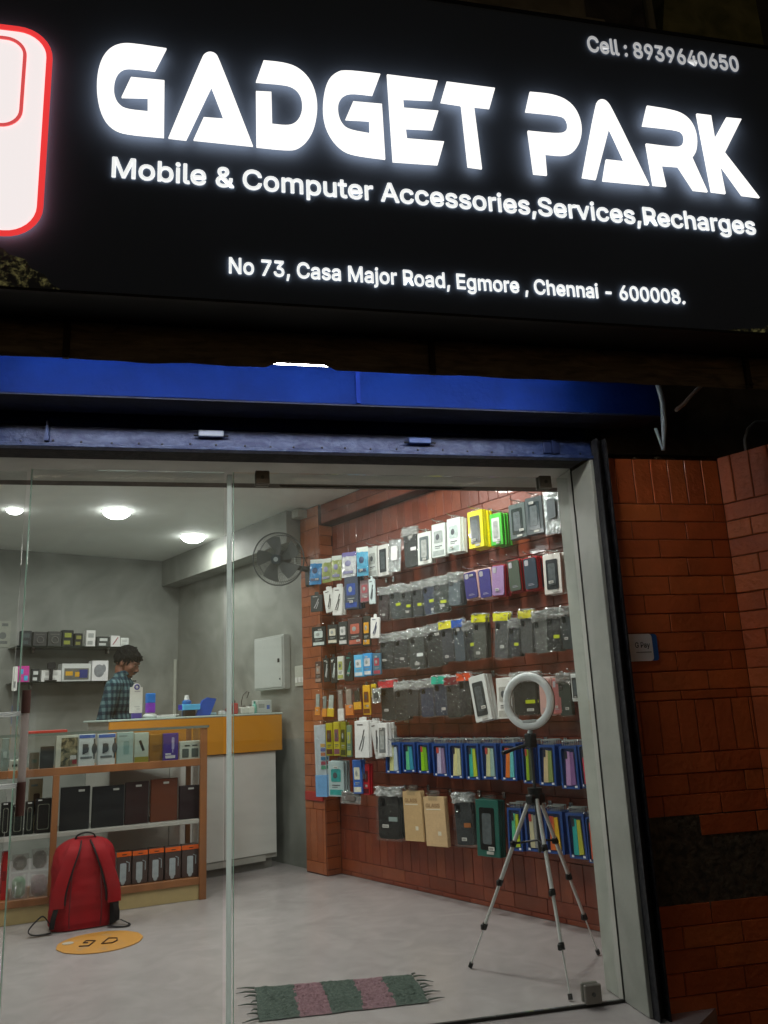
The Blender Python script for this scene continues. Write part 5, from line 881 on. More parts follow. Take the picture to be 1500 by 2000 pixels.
solo('white_papers', MB().box(2.30, 2.42, 5.52, 5.7, 1.0825, 1.092, .002).box(2.33, 2.46, 5.55, 5.72, 1.0925, 1.1, .002), mat('c8ccc8', .6, key='paper'), 'loose white papers on the counter right of the violet box', 'papers', (2.36, 5.6, 1.082))
t = thing('tape_dispenser', 'small black device with glowing sky blue top box', 'device', (2.555, 5.6, 1.082))
part('body', MB().box(2.515, 2.595, 5.57, 5.63, 1.083, 1.125, .005), M_black, t)
part('top_box', MB().box(2.49, 2.625, 5.56, 5.64, 1.126, 1.166, .004), mat('58b8f0', .3, 0, .3, 12, key='card'), t)
part('side_label', MB().box(2.486, 2.4895, 5.57, 5.63, 1.128, 1.164), mat('3028a0', .4, key='ink'), t)
t = thing('glue_bottle', 'small blue bottle with white cap behind the sky blue device', 'bottle', (2.60, 5.75, 1.082))
part('body', MB().tube([(2.605, 5.75, 1.083), (2.605, 5.75, 1.19), (2.605, 5.75, 1.2)], [.034, .034, .02], 20), mat('1c68b0', .3, key='plastic'), t, smooth=True)
part('cap', MB().tube([(2.605, 5.75, 1.2), (2.605, 5.75, 1.235)], [.02, .014], 16), M_white, t, smooth=True)
solo('blue_tray', MB().prism([(2.61, 1.083), (2.72, 1.083), (2.77, 1.20), (2.70, 1.21), (2.66, 1.19)], 5.60, 5.62), mat('1454b8', .4, key='plastic'), 'bright blue plastic tray leaning upright on the counter', 'tray', (2.66, 5.6, 1.082))
for k, (x, y, a, b, c, col, lb) in enumerate(((2.80, 5.58, .02, .02, .018, 'c0c4c0', 'tiny white adapter next to the blue tray'), (2.84, 5.62, .026, .018, .014, 'a8b0b0', 'grey earphone case on the counter behind the door frame strip'), (2.99, 5.6, .03, .03, .03, 'c8ccc4', 'cream cube adapter left of the teal bottle'), (3.045, 5.6, .026, .03, .032, 'd0d4cc', 'white cube adapter touching the teal bottle'), (2.92, 5.62, .024, .03, .05, 'b04848', 'red and white crumpled packet on the counter'), (2.765, 5.66, .03, .02, .012, '88a8b0', 'flat pale blue clip on the counter'))):
    t = thing('small_adapter', lb, 'adapter', (x, y, 1.082)); part('body', MB().box(x-a, x+a, y-b, y+b, 1.083, 1.083+c*1.6, .006), mat(col, .4, key='plastic'), t)
    part('plug', MB().box(x-a*.4, x+a*.4, y-b*.4, y+b*.4, 1.083+c*1.6, 1.083+c*2.0, .001), mat('888c8a', .3, .6, key='pin'), t)
solo('red_figurine', MB().prism([(2.855, 1.083), (2.895, 1.083), (2.892, 1.12), (2.905, 1.15), (2.885, 1.145), (2.88, 1.2), (2.868, 1.2), (2.866, 1.14), (2.85, 1.12)], 5.59, 5.62), mat('701c1c', .5, key='plastic'), 'dark red twisted clamp standing on the counter', 'clamp', (2.87, 5.6, 1.082))
t = thing('teal_bottle', 'small teal spray bottle left of the white carton', 'bottle', (3.09, 5.6, 1.082))
part('body', MB().tube([(3.085, 5.6, 1.083), (3.085, 5.6, 1.14), (3.085, 5.6, 1.152)], [.016, .016, .008], 16), mat('70b8a8', .3, key='plastic'), t, smooth=True)
part('cap', MB().tube([(3.085, 5.6, 1.152), (3.085, 5.6, 1.172)], .008, 12), mat('3c8c80', .3, key='plastic'), t, smooth=True)
t = thing('white_carton', 'low white carton with blue square at the right end of the counter', 'box', (3.18, 5.6, 1.082))
part('body', MB().box(3.105, 3.235, 5.6, 5.68, 1.083, 1.178, .003), mat('c0c8c4', .5, key='card'), t)
part('print', MB().box(3.19, 3.215, 5.598, 5.5995, 1.11, 1.14), mat('5878c0', .5, key='ink'), t)
part('print', MB().box(3.12, 3.17, 5.598, 5.5995, 1.12, 1.15), mat('98a09c', .5, key='ink'), t)
solo('black_cable', MB().tube([(2.99, 5.62, 1.12), (2.985, 5.62, 1.17), (3.0, 5.62, 1.22), (3.03, 5.62, 1.245), (3.06, 5.64, 1.24), (3.075, 5.7, 1.2)], .003, 6), M_black, 'thin black cable arching over the counter under the meter box', 'cable', (2.99, 5.62, 1.12), smooth=True)

# ------------------------------------------------------------------ wall fittings
t = thing('meter_box', 'pale grey meter cabinet with small lock on the grey side wall', 'cabinet', (3.28, 5.8, 1.25))
part('door', MB().box(3.235, 3.243, 5.44, 5.87, 1.27, 1.65, .002), mat((.47, .50, .47), .3, 0, .05, coat=.3, key='enamel'), t)
part('frame', MB().box(3.2435, 3.30, 5.425, 5.885, 1.255, 1.665, .003), mat((.42, .45, .42), .4, 0, .05, key='enamel'), t)
part('lock', MB().box(3.228, 3.2345, 5.475, 5.50, 1.455, 1.485, .002), M_black, t)
part('keyhole', MB().tube([(3.2345, 5.47, 1.33), (3.229, 5.47, 1.33)], .007, 10), M_steel, t)
t = thing('switch_plate', 'white switch plate beside the brick pilaster', 'switch', (3.29, 5.3, 1.25))
part('plate', MB().box(3.285, 3.299, 5.19, 5.34, 1.265, 1.415, .003), mat('b4b8ac', .35, key='plastic'), t)
for k in range(3): part('rocker', MB().box(3.280, 3.2848, 5.205+k*.045, 5.24+k*.045, 1.29, 1.33, .002), M_white, t)
solo('corner_trunking', MB().box(3.255, 3.28, 7.478, 7.499, 1.06, 1.62, .003), mat('b8bcb0', .4, key='plastic'), 'thin white cable trunking running up the back corner', 'trunking', (3.27, 7.49, 1.06))
t = thing('wall_conduit', 'grey conduit and small white junction box at the top of the pilaster', 'pipe', (3.2, 5.15, 2.2))
part('conduit', MB().tube([(3.21, 5.175, 2.12), (3.21, 5.175, 2.5)], .011, 10).tube([(3.225, 5.2, 2.12), (3.225, 5.2, 2.5)], .008, 10), mat('9aa49c', .4, key='pvc'), t, smooth=True)
part('junction_box', MB().box(3.15, 3.235, 5.04, 5.13, 2.50, 2.56, .004), mat('9c9c90', .5, key='plastic'), t)
# fan
fr_ = thing('wall_fan', 'black wall fan with round wire cage on the brick pilaster', 'fan', (3.24, 4.97, 2.0))
FC = Vector((2.955, 5.0, 2.155)); fdir = Vector((-.72, -.66, -.20)).normalized()
rotm = Vector((0, -1, 0)).rotation_difference(fdir).to_matrix().to_4x4()
M_fan = mat('4a504e', .4, 0, .1, key='fan_black')
def fp(x, y, z): return FC + rotm @ Vector((x, y, z))
cg = MB(); cg.torus(FC, .19, .005, 48, 8, rotm); cg.torus(FC + rotm @ Vector((0, .07, 0)), .17, .0025, 40, 6, rotm); cg.torus(FC + rotm @ Vector((0, -.045, 0)), .10, .0015, 32, 6, rotm)
for k in range(72):
    a = 2*PI*k/72; c_, s_ = math.cos(a), math.sin(a)
    cg.tube([fp(.19*c_, 0, .19*s_), fp(.15*c_, -.035, .15*s_), fp(.09*c_, -.05, .09*s_), fp(.035*c_, -.052, .035*s_)], .0010, 4, False)
    cg.tube([fp(.19*c_, 0, .19*s_), fp(.165*c_, .07, .165*s_), fp(.05*c_, .09, .05*s_)], .0010, 4, False)
part('cage', cg, M_fan, fr_)
for k in range(5):
    a = 2*PI*k/5+.35
    def bl(u, v, a=a):
        rr = .035 + v*.125; th = a + (u-.5)*(.95 - .2*v) + .25*v; return fp(rr*math.cos(th), -.008+.028*(u-.5), rr*math.sin(th))
    part('blade', MB().grid(8, 6, bl), mat('585e5c', .5, 0, .05, key='blade'), fr_, smooth='all')
part('hub', MB().tube([fp(0, -.05, 0), fp(0, -.064, 0)], .036, 20).tube([fp(0, -.03, 0), fp(0, .0, 0)], .03, 16), mat('3a4448', .3, key='hub'), fr_, smooth=True)
part('hub_badge', MB().tube([fp(0, -.0645, 0), fp(0, -.0665, 0)], .017, 16), mat('9aa4a4', .3, key='badge'), fr_)
part('motor', MB().tube([fp(0, .03, 0), fp(0, .09, 0), fp(0, .16, 0), fp(0, .18, 0)], [.03, .062, .055, .03], 18), M_fan, fr_, smooth=True)
part('arm', MB().tube([fp(0, .13, -.04), Vector((3.12, 4.99, 2.10)), Vector((3.21, 4.985, 2.09))], [.022, .02, .022], 12), M_fan, fr_, smooth=True)
part('wall_bracket', MB().box(3.185, 3.232, 4.94, 5.02, 1.965, 2.12, .012), M_fan, fr_)
part('cord', MB().tube([(3.19, 4.98, 2.12), (3.17, 5.0, 2.2), (3.14, 5.06, 2.25), (3.12, 5.1, 2.24), (3.14, 5.13, 2.21), (3.20, 5.05, 2.19), (3.21, 4.93, 2.17)], .003, 6), M_black, fr_, smooth=True)

# ------------------------------------------------------------------ wall shelves and what stands on them
M_shelf = sheet('smoked_glass', .55, (.12, .16, .14), .05, .1, dustcol=(.05, .06, .05))
for z, lb in ((1.713, 'upper dark glass wall shelf with small gadget boxes'), (1.416, 'lower dark glass wall shelf behind the person')):
    t = thing('glass_shelf', lb, 'shelf', (2.25, 7.3, z-.012))
    part('pane', MB().box(1.76, 2.78, 7.2, 7.495, z-.012, z-.001, .002), mat('1c2420', .1, 0, .1, key='smoked'), t)
    for x in (1.95, 2.6): part('shelf_bracket', MB().box(x-.01, x+.01, 7.43, 7.496, z-.045, z-.013, .002), M_steel, t)
for row, x0, x1, z0, z1, kd, c1, c2, d in SHELF_ITEMS:
    zb = 1.7125 if row == '1' else 1.4155; hh = z1-z0; dep = min(.12, max(.05, (x1-x0)*.7))
    t = thing('gadget_box', d, 'box', ((x0+x1)/2, 7.24, zb))
    b = part('box_body', MB().box(x0, x1, 7.24, 7.24+dep, zb, zb+hh, .003), mat(c1, .4, 0, .1, key='card'), t)
    xm = (x0+x1)/2; wd = x1-x0
    if 'camera picture' in d:
        part('picture', MB().box(x0+.02, x1-.02, 7.2375, 7.239, zb+.015, zb+hh-.04), mat('686860', .4, 0, .5, 20, key='picture'), b)
        part('picture', MB().box(x0+.03, x0+.09, 7.2362, 7.2373, zb+.05, zb+.085).box(x0+.11, x0+.15, 7.2362, 7.2373, zb+.04, zb+.08), mat('d0a028', .4, key='picture'), b)
        part('picture', MB().box(x1-.10, x1-.03, 7.2362, 7.2373, zb+.03, zb+.10), mat('303878', .4, key='picture'), b)
    elif 'machine picture' in d:
        part('picture', MB().ell((xm-.01, 7.238, zb+hh*.5), (wd*.32, .002, hh*.32), 12, 6).ell((xm+.03, 7.238, zb+hh*.62), (wd*.14, .0025, hh*.2), 12, 6), mat(c2, .4, 0, .5, key='picture'), b)
    elif 'pink' in d:
        part('picture', MB().box(x0+.01, xm-.003, 7.2375, 7.239, zb+hh*.5, zb+hh*.8).box(xm+.005, x1-.01, 7.2375, 7.239, zb+hh*.1, zb+hh*.4), mat(c2, .4, key='picture'), b)
    elif 'diagonal' in d:
        part('picture', MB().tube([(x0+.02, 7.238, zb+.02), (x1-.02, 7.238, zb+hh-.015)], .004, 6), mat(c2, .4, key='picture'), b)
    elif 'speaker' in d:
        part('speaker_grille', MB().torus((xm, 7.238, zb+hh*.42), hh*.22, .006, 20, 6).box(x0+.02, x1-.02, 7.2375, 7.239, zb+hh*.78, zb+hh*.84), mat(c2, .4, key='picture'), b)
    else:
        part('picture', MB().box(x0+wd*.2, x1-wd*.2, 7.2375, 7.239, zb+hh*.55, zb+hh*.82).box(x0+wd*.15, x1-wd*.3, 7.2375, 7.239, zb+hh*.12, zb+hh*.35), mat(c2, .4, 0, .3, key='picture'), b)
t = thing('phone_holder', 'black phone holder standing in front of the long white box', 'holder', (2.05, 7.22, 1.4155))
part('stem', MB().box(2.035, 2.06, 7.21, 7.235, 1.43, 1.52, .004), M_black, t)
part('clamp', MB().rrect(2.015, 2.08, 1.52, 1.575, .012, 7.208, 7.232, 4), M_black, t)
part('foot', MB().box(2.0, 2.095, 7.205, 7.236, 1.4165, 1.4295, .004), M_black, t)
t = thing('router', 'slim white router hanging at the left end of the lower wall shelf', 'router', (1.75, 7.19, 1.34))
part('body', MB().rrect(1.733, 1.772, 1.345, 1.54, .01, 7.175, 7.197, 4), mat('c4c8c0', .4, key='plastic'), t)
part('port_strip', MB().box(1.745, 1.76, 7.1725, 7.1748, 1.37, 1.42), mat('7c807c', .4, key='plastic'), t)
t = thing('wall_notice', 'pale notice sheet with grey print on back wall at left edge', 'notice', (1.70, 7.49, 1.73))
part('sheet', MB().box(1.60, 1.772, 7.493, 7.4985, 1.72, 1.945), mat('989c90', .6, key='paper'), t)
part('print', MB().box(1.70, 1.75, 7.4915, 7.4928, 1.90, 1.925).ell((1.71, 7.4925, 1.82), (.03, .001, .03), 12, 6).box(1.68, 1.75, 7.4915, 7.4928, 1.75, 1.775), mat('6c706c', .6, key='ink'), t)

# ------------------------------------------------------------------ glass display case (own frame, x to the right, y inwards, 0 at the right front post)
t = thing('display_case', 'wooden framed glass display counter full of boxes', 'display case', (-.6, .2, 0), CASE)
for x in (-.043, -.9, -1.24): part('post', MB().box(x, x+.043 if x > -.5 else x+.036, 0, .03, 0 if x != -.9 else .13, 1.008 if x > -.5 else (.78 if x == -.9 else 1.008), .002), M_wood, t)
for x in (-.043, -1.24): part('post', MB().box(x, x+.03, .42, .45, 0, 1.008, .002), M_wood, t)
part('upper_rail', MB().box(-1.23, -.0435, .002, .03, .779, .822, .002), M_wood, t)
part('upper_deck', MB().box(-1.20, -.0435, .031, .44, .795, .815), M_wood, t)
part('middle_shelf', MB().box(-1.20, -.0435, .012, .42, .438, .462, .002), mat('b0b0a8', .3, key='laminate'), t)
part('bottom_rail', MB().box(-1.2, -.0435, .004, .03, .088, .128, .002), M_wood, t)
part('bottom_deck', MB().box(-1.2, -.0435, .031, .42, .10, .125), M_wood, t)
part('plinth', MB().box(-1.2, -.0435, .014, .028, 0.002, .087), mat('b4a070', .6, key='plinth'), t)
part('glass_top', MB().box(-1.26, .006, -.004, .455, 1.009, 1.020, .001), M_case_glass, t)
part('top_edge', MB().box(-1.26, .006, -.008, -.0045, 1.007, 1.022).box(.0065, .010, -.004, .455, 1.009, 1.02), mat('7c8c84', .15, .3, key='glassedge'), t)
part('side_glass', MB().box(-.004, 0, .032, .418, .13, 1.006), M_case_glass, t)
part('front_glass', MB().box(-1.22, -.045, .008, .012, .825, 1.006), M_case_glass, t)
t = thing('red_folder', 'flat red folder lying on the glass case top', 'folder', (-1.03, .2, 1.0205), CASE)
part('cover', MB().box(-1.06, -.83, .05, .30, 1.0215, 1.036, .002), mat('b03020', .45, key='card'), t)
part('pages', MB().box(-1.055, -.835, .055, .295, 1.0165+.005, 1.0212), mat('d0ccc0', .6, key='paper'), t)
for row, x0, x1, z0, z1, off, kd, c1, c2, d in CASE_ITEMS:
    zb = {'U': .8235 if off < .031 else .8155, 'M': .4625, 'Bt': .1255}[row]; hh = z1-zb; wd = x1-x0-.003; xm = (x0+x1)/2; y0 = off
    if 'lying behind' in d: hh = .05; y0 = .30; zb = .8155
    if 'upper' in d and kd == 'bag': zb = .265; hh = z1-zb
    if 'lower' in d and kd == 'bag': hh = .262-zb
    nm = {'tab': 'tablet_cover', 'case': 'phone_cover_box', 'bolt': 'charger_box', 'bag': 'parts_bag', 'D': 'smartwatch_box', 'pic': 'picture_box', 'stick': 'flash_drive_box', 'purple': 'purple_box', 'twin': 'adapter_box'}.get(kd, 'gadget_box')
    t = thing(nm, d, 'tablet cover' if kd == 'tab' else ('bag' if kd == 'bag' else 'box'), (xm, y0, zb), CASE)
    a, b = xm-wd/2, xm+wd/2; dep = {'tab': .03, 'bag': .1, 'bolt': .08, 'D': .07}.get(kd, .05)
    if kd == 'bag':
        bd = part('contents', MB().box(a+.01, b-.01, y0+.02, y0+dep, zb, zb+hh*.8, .02), mat(c1, .5, 0, .5, 25, .5, key='parts'), t, smooth=True)
        part('clear_bag', MB().grid(10, 10, lambda u, v: (a+u*wd, y0+.008+.012*noise.noise(Vector((u*5, v*6, xm*9))), zb+v*hh)), M_crinkle, t, smooth='all'); continue
    bd = part('box_body', MB().box(a, b, y0, y0+dep, zb, zb+hh, .003), mat(c1, .5 if kd == 'tab' else .35, 0, .1, 30, .15 if kd == 'tab' else 0, 120, key='card'), t)
    F0, F1 = y0-.0022, y0-.0004
    def pp(n_, m_, c, r_=.4): part(n_, m_, mat(c, r_, 0, .3, 30, key='print'), bd)
    if kd == 'D':
        pp('top_band', MB().box(a+.002, b-.002, F0, F1, zb+hh*.88, zb+hh*.985), c2)
        part('letter', textmb('D', xm-.024, xm+.018, zb+hh*.38, zb+hh*.70, F0-.0004, .0006, .012, 'D'), mat('404850', .4, key='ink'), bd)
        pp('print', MB().rrect(xm-.036, xm+.034, zb+hh*.24, zb+hh*.31, .006, F0, F1, 3), '70787c')
        pp('picture', MB().ell((b-.004, y0-.0015, zb+hh*.54), (.016, .002, .032), 12, 6).box(b-.009, b, F0, F1, zb+hh*.62, zb+hh*.85).box(b-.009, b, F0, F1, zb+hh*.22, zb+hh*.42), '4a4c50')
    elif kd == 'tab':
        s_ = b-.05 if 'first' in d or 'widest' in d else a+wd*.55
        part('price_label', MB().box(s_-.016, s_+.018, F0, F1, zb+hh*.88, zb+hh*.93), mat('c8ccc8', .3, .3, key='label'), bd)
        pp('edge_band', MB().box(b-.004, b-.001, F0, F1, zb+.004, zb+hh-.004), '44484a')
    elif kd == 'case':
        pp('outline', ring(MB(), a+.012, b-.01, zb+.02, zb+hh-.03, .008, .003, F0, F1, 3), '787c70')
        part('price_label', MB().box(a+.012, a+.034, F0-.001, F0, zb+hh*.94, zb+hh*.985), mat('c0c4c0', .3, key='label'), bd)
    elif kd == 'bolt':
        pp('top_band', MB().box(a, b, F0, F1, zb+hh*.86, zb+hh*.998), c2)
        pp('print', MB().box(xm-.012, xm+.014, F0-.001, F0-.0001, zb+hh*.90, zb+hh*.93), '50301c')
        pp('picture', MB().rrect(xm-.022, xm+.014, zb+hh*.12, zb+hh*.66, .006, F0, F1, 3).ell((xm-.004, y0-.001, zb+hh*.10), (.012, .0015, .015), 10, 6).tube([(xm+.014, F0, zb+hh*.7), (xm+.03, F0, zb+hh*.66), (xm+.03, F0, zb+hh*.4)], .0025, 6), 'a8b4b8')
    elif kd == 'twin':
        pp('picture', MB().rrect(a+.014, xm-.01, zb+.015, zb+hh*.6, .004, F0, F1, 3).rrect(xm+.008, b-.014, zb+.015, zb+hh*.6, .004, F0, F1, 3), '58605c'); pp('print', MB().box(a+.03, xm-.004, F0, F1, zb+hh*.72, zb+hh*.79).box(xm+.012, b-.02, F0, F1, zb+hh*.72, zb+hh*.79), '404440')
    elif kd == 'purple':
        pp('picture', MB().rrect(xm+.004, xm+.020, zb+hh*.42, zb+hh*.85, .005, F0, F1, 3).box(xm+.008, xm+.014, F0, F1, zb+hh*.3, zb+hh*.42), 'b8b0e0'); pp('print', MB().box(a+.012, b-.02, F0, F1, zb+hh*.10, zb+hh*.2).box(a+.012, xm, F0, F1, zb+hh*.23, zb+hh*.28), 'e0e0f0')
    elif kd == 'stick':
        pp('picture', MB().prism([(xm-.018, zb+hh*.72), (xm-.004, zb+hh*.76), (xm+.020, zb+hh*.42), (xm+.006, zb+hh*.38)], F0, F1), c2); pp('foot_band', MB().box(a+.001, b-.001, F0, F1, zb+.002, zb+hh*.2), '98901c')
    elif kd == 'pic':
        if 'camouflage' in d:
            part('picture', MB().box(a+.03, b-.001, F0, F1, zb+.01, zb+hh*.92), rampmat('leafy', (.02, .03, .015), (.45, .38, .22), 28, .4, .4, .65), bd); pp('print', MB().box(b-.028, b-.002, F0-.001, F0-.0001, zb+.02, zb+.045), '901828')
            pp('print', MB().box(b-.04, b-.006, F0-.001, F0-.0001, zb+.047, zb+.07), 'd0d0d0')
        else:
            pp('picture', MB().rrect(xm-.01, xm+.024, zb+hh*.3, zb+hh*.72, .008, F0, F1, 4), c2); pp('print', MB().box(a+.012, xm+.01, F0, F1, zb+hh*.86, zb+hh*.9), '88a0a0')
    else:
        pp('print', MB().box(a+wd*.25, b-wd*.25, F0, F1, zb+hh*.4, zb+hh*.6), c2)

# ------------------------------------------------------------------ tripod with ring light
HX, HY = 2.735, 2.512
t = thing('tripod_ring_light', 'silver tripod with a white ring light in front of the accessory wall', 'tripod', (HX, HY, 0))
M_silver = mat('dcdedb', .3, .25, .05, key='silver_leg')
def lrp(a, b, k): return tuple(a[i]+(b[i]-a[i])*k for i in range(3))
for fx, fy in ((2.542, 2.243), (2.55, 2.788), (3.06, 2.52)):
    dx, dy = fx-HX, fy-HY; L_ = math.hypot(dx, dy); A_ = (HX+dx/L_*.025, HY+dy/L_*.025, .675); B_ = (fx, fy, .006)
    lg_ = part('leg', MB().tube([A_, lrp(A_, B_, .5)], .0088, 10).tube([lrp(A_, B_, .5), lrp(A_, B_, .76)], .007, 10).tube([lrp(A_, B_, .76), B_], .0032, 8), M_silver, t, smooth=True)
    for k in (.27, .50, .76):
        part('leg_lock', MB().tube([lrp(A_, B_, k-.016), lrp(A_, B_, k+.016)],   .0120, 10).box(lrp(A_, B_, k)[0]-.02, lrp(A_, B_, k)[0]+.008, lrp(A_, B_, k)[1]-.008, lrp(A_, B_, k)[1]+.006, lrp(A_, B_, k)[2]-.012, lrp(A_, B_, k)[2]+.01, .003), M_black, lg_, smooth=True)
    part('rubber_foot', MB().tube([lrp(A_, B_, .975), B_], .009, 10), M_black, lg_, smooth=True)
    part('spreader', MB().tube([lrp(A_, B_, .27), (HX, HY, .51)], .0045, 6), M_black, t)
part('hub', MB().tube([(HX, HY, .65), (HX, HY, .72)], [.026, .032], 14).box(HX-.045, HX+.045, HY-.02, HY+.02, .655, .695, .006), M_black, t, smooth=True)
part('center_column', MB().tube([(HX, HY, .46), (HX, HY, .925)], .0068, 10), mat('55585a', .3, .4, key='column'), t, smooth=True)
part('pan_head', MB().box(HX-.022, HX+.022, HY-.02, HY+.02, .885, .945, .006).tube([(HX, HY, .90), (HX-.06, HY+.035, .885), (HX-.12, HY+.06, .868)], [.009, .007, .009], 8), M_black, t, smooth=True)
rn_ = Vector((-1.06, -.30, .06)).normalized(); rrot = Vector((0, -1, 0)).rotation_difference(rn_).to_matrix().to_4x4(); RC = Vector((HX+.005, HY, 1.082))
rg = part('ring_lamp', MB().torus(RC, .106, .0175, 56, 14, rrot, .7), mat('eef4f6', .3, 0, .03, coat=.4, key='ring_diffuser'), t, smooth='all')
part('back_rim', MB().torus(RC - rn_*.010, .107, .0165, 56, 8, rrot, .5), mat('2c2e2e', .4, key='ring_back'), rg, smooth='all')
part('phone_clip', MB().box(-.032, .032, -.012, .004, -.094, -.080, .003), mat('b8c0c0', .3, key='clip'), t); cl = bpy.data.objects[C.objects[-1].name]
cl.matrix_local = Matrix.Translation(RC - Vector((HX, HY, 0))) @ rrot; 
for v in cl.data.vertices: v.co += Vector((HX, HY, 0))
part('neck', MB().tube([RC + Vector((0, 0, -.118)), (HX, HY, .94)], [.010, .014], 10), mat('8c9294', .3, .2, key='neck'), t, smooth=True)

# ------------------------------------------------------------------ striped rag mat
CNR = [Vector((1.603, 2.894, 0)), Vector((2.165, 2.600, 0)), Vector((2.325, 2.898, 0)), Vector((1.775, 3.234, 0))]
def mp_(u, v):
    e = .010*noise.noise(Vector((u*9, v*3, 5))); e2 = .012*noise.noise(Vector((u*4, v*7, 8)))
    p = CNR[0]*(1-u)*(1-v) + CNR[1]*u*(1-v) + CNR[2]*u*v + CNR[3]*(1-u)*v; return (p.x+e, p.y+e2)
g_ = MB(); NX, NY = 100, 44
rows = [0, .235, .42, .615, .80, 1.0]; colm = [(.10, .13, .11), (.27, .16, .18), (.10, .13, .11), (.27, .165, .185), (.095, .125, .105)]
for i in range(NX):
    for j in range(NY):
        u0, u1, v0, v1 = i/NX, (i+1)/NX, j/NY, (j+1)/NY; um = (u0+u1)/2 + .012*noise.noise(Vector((u0*3, v0*14, 2)))
        k = min(4, sum(1 for r_ in rows[1:-1] if um > r_)); f_ = 1+.35*noise.noise(Vector((i*.9, j*.9, 4))); g_.cur = tuple(c*f_ for c in colm[k])
        P_ = []
        for (a, b) in ((u0, v0), (u1, v0), (u1, v1), (u0, v1)):
            x, y = mp_(a, b); z = .006+.003*math.sin(b*NY*PI/2.2)*math.cos(a*60)+.005*noise.noise(Vector((a*40, b*18, 1))); z = z*min(1, 9*min(a, 1-a, b, 1-b)+.35); P_.append((x, y, z+.002))
        g_.add(P_, [(0, 1, 2, 3)])
t = thing('rag_mat', 'woven rag mat with dark green and dusty pink stripes and frayed ends', 'mat', (1.97, 2.9, 0))
part('woven_sheet', g_, attrmat('rag_cloth', .95, 0, .9, 160, .3, 60, .1), t, tint=True)
for side, us in ((0, (.05, .18, .30, .43, .55, .70, .82, .94)), (1, (.05, .2, .3, .45, .58, .72, .88, .96))):
    for q, v in enumerate(us):
        x, y = mp_(side, v); d_ = (CNR[1]-CNR[0]).normalized()*(1 if side else -1); d_ = Vector((d_.x, d_.y+rnd.uniform(-.5, .5), 0)); L_ = rnd.uniform(.025, .08)
        part('tassel', MB().tube([(x, y, .008), Vector((x, y, .009))+d_*L_*.5, Vector((x, y, .005))+d_*L_+Vector((0, rnd.uniform(-.01, .01), 0))], [.0045, .0032, .001], 6), mat((.13, .15, .13), .95, 0, .3, key='cloth'), t)

# ------------------------------------------------------------------ floor sticker
SC = (1.56, 4.43)
t = thing('floor_sticker', 'round orange sticker with dark outlined letters on the shop floor', 'sticker', (SC[0], SC[1], 0))
disc = [(SC[0]+.205*math.cos(a_*PI/24)*(1+.012*math.sin(a_*1.7)), SC[1]+.205*math.sin(a_*PI/24)) for a_ in range(48)]
part('disc', MB().zprism(disc, .0015, .004), rampmat('worn_orange', (.38, .27, .17), (.56, .27, .05), 14, .5, .28, .42, 8), t)
def oln(pts, cx, cy, ang, sc_):
    c_, s_ = math.cos(ang), math.sin(ang); return [(cx+(x*c_-y*s_)*sc_, cy+(x*s_+y*c_)*sc_, .0058) for x, y in pts]
ag = R(-38)
part('letter_mark', MB().tube(oln([(-.5, -1), (.5, -1), (.5, .9), (-.5, 1), (-.5, .2), (0, .2)], 1.50, 4.44, ag, .048), .004, 4), mat('3c1c08', .6, key='ink'), t)
part('letter_mark', MB().tube(oln([(-.5, -1), (.5, -.8), (.7, 0), (.4, .9), (-.5, 1), (-.5, -1)], 1.60, 4.40, ag, .050), .004, 4), mat('3c1c08', .6, key='ink'), t)
part('white_spot', MB().tube([(1.43, 4.52, .0042), (1.43, 4.52, .0062)], .028, 16), mat('b8b0a0', .5, key='ink'), t)

# ------------------------------------------------------------------ red backpack (its own frame, strap side toward -y)
BP = FR(R(-12), (1.605, 4.84, 0))
t = thing('backpack', 'red backpack with black webbing standing on the floor against the case', 'backpack', (0, 0, 0), BP)
def bw(z):
    k = z/.50
    return (.178 + .006*math.sin(k*PI)) * (1-.12*k) * (1 if k < .80 else math.sqrt(max(.0, 1-((k-.80)/.205)**2.6))*.9+.1), (.095+.012*math.sin(k*PI)) * (1 if k < .6 else math.sqrt(max(0, 1-((k-.6)/.42)**2.2))*.9+.1)
def bpf(u, v):
    z = .006+v*.494; a = u*2*PI; w_, d_ = bw(z); c_, s_ = math.cos(a), math.sin(a); e = .62
    x = w_*math.copysign(abs(c_)**e, c_); y = d_*math.copysign(abs(s_)**e, s_); n_ = noise.noise(Vector((c_*1.6, s_*1.6, z*7)))*.012+noise.noise(Vector((c_*5, s_*5, z*26)))*.008
    k = 1 if v > .03 else .94
    return ((x*(1+n_*5))*k, (y*(1+n_*6))*k + .10*z, z)
M_red = mat((.30, .006, .011), .75, 0, .3, 9, .12, 500, key='red_nylon', spec=.3); M_web = mat('141013', .7, 0, .2, 60, .5, 200, key='black_webbing')
bdy = MB().grid(64, 40, bpf); bdy.add([bpf(i/32, 0) for i in range(32)], [tuple(range(32))]); bdy.add([bpf(i/32, 1) for i in range(32)], [tuple(range(32))])
part('main_bag', bdy, M_red, t, smooth='all')
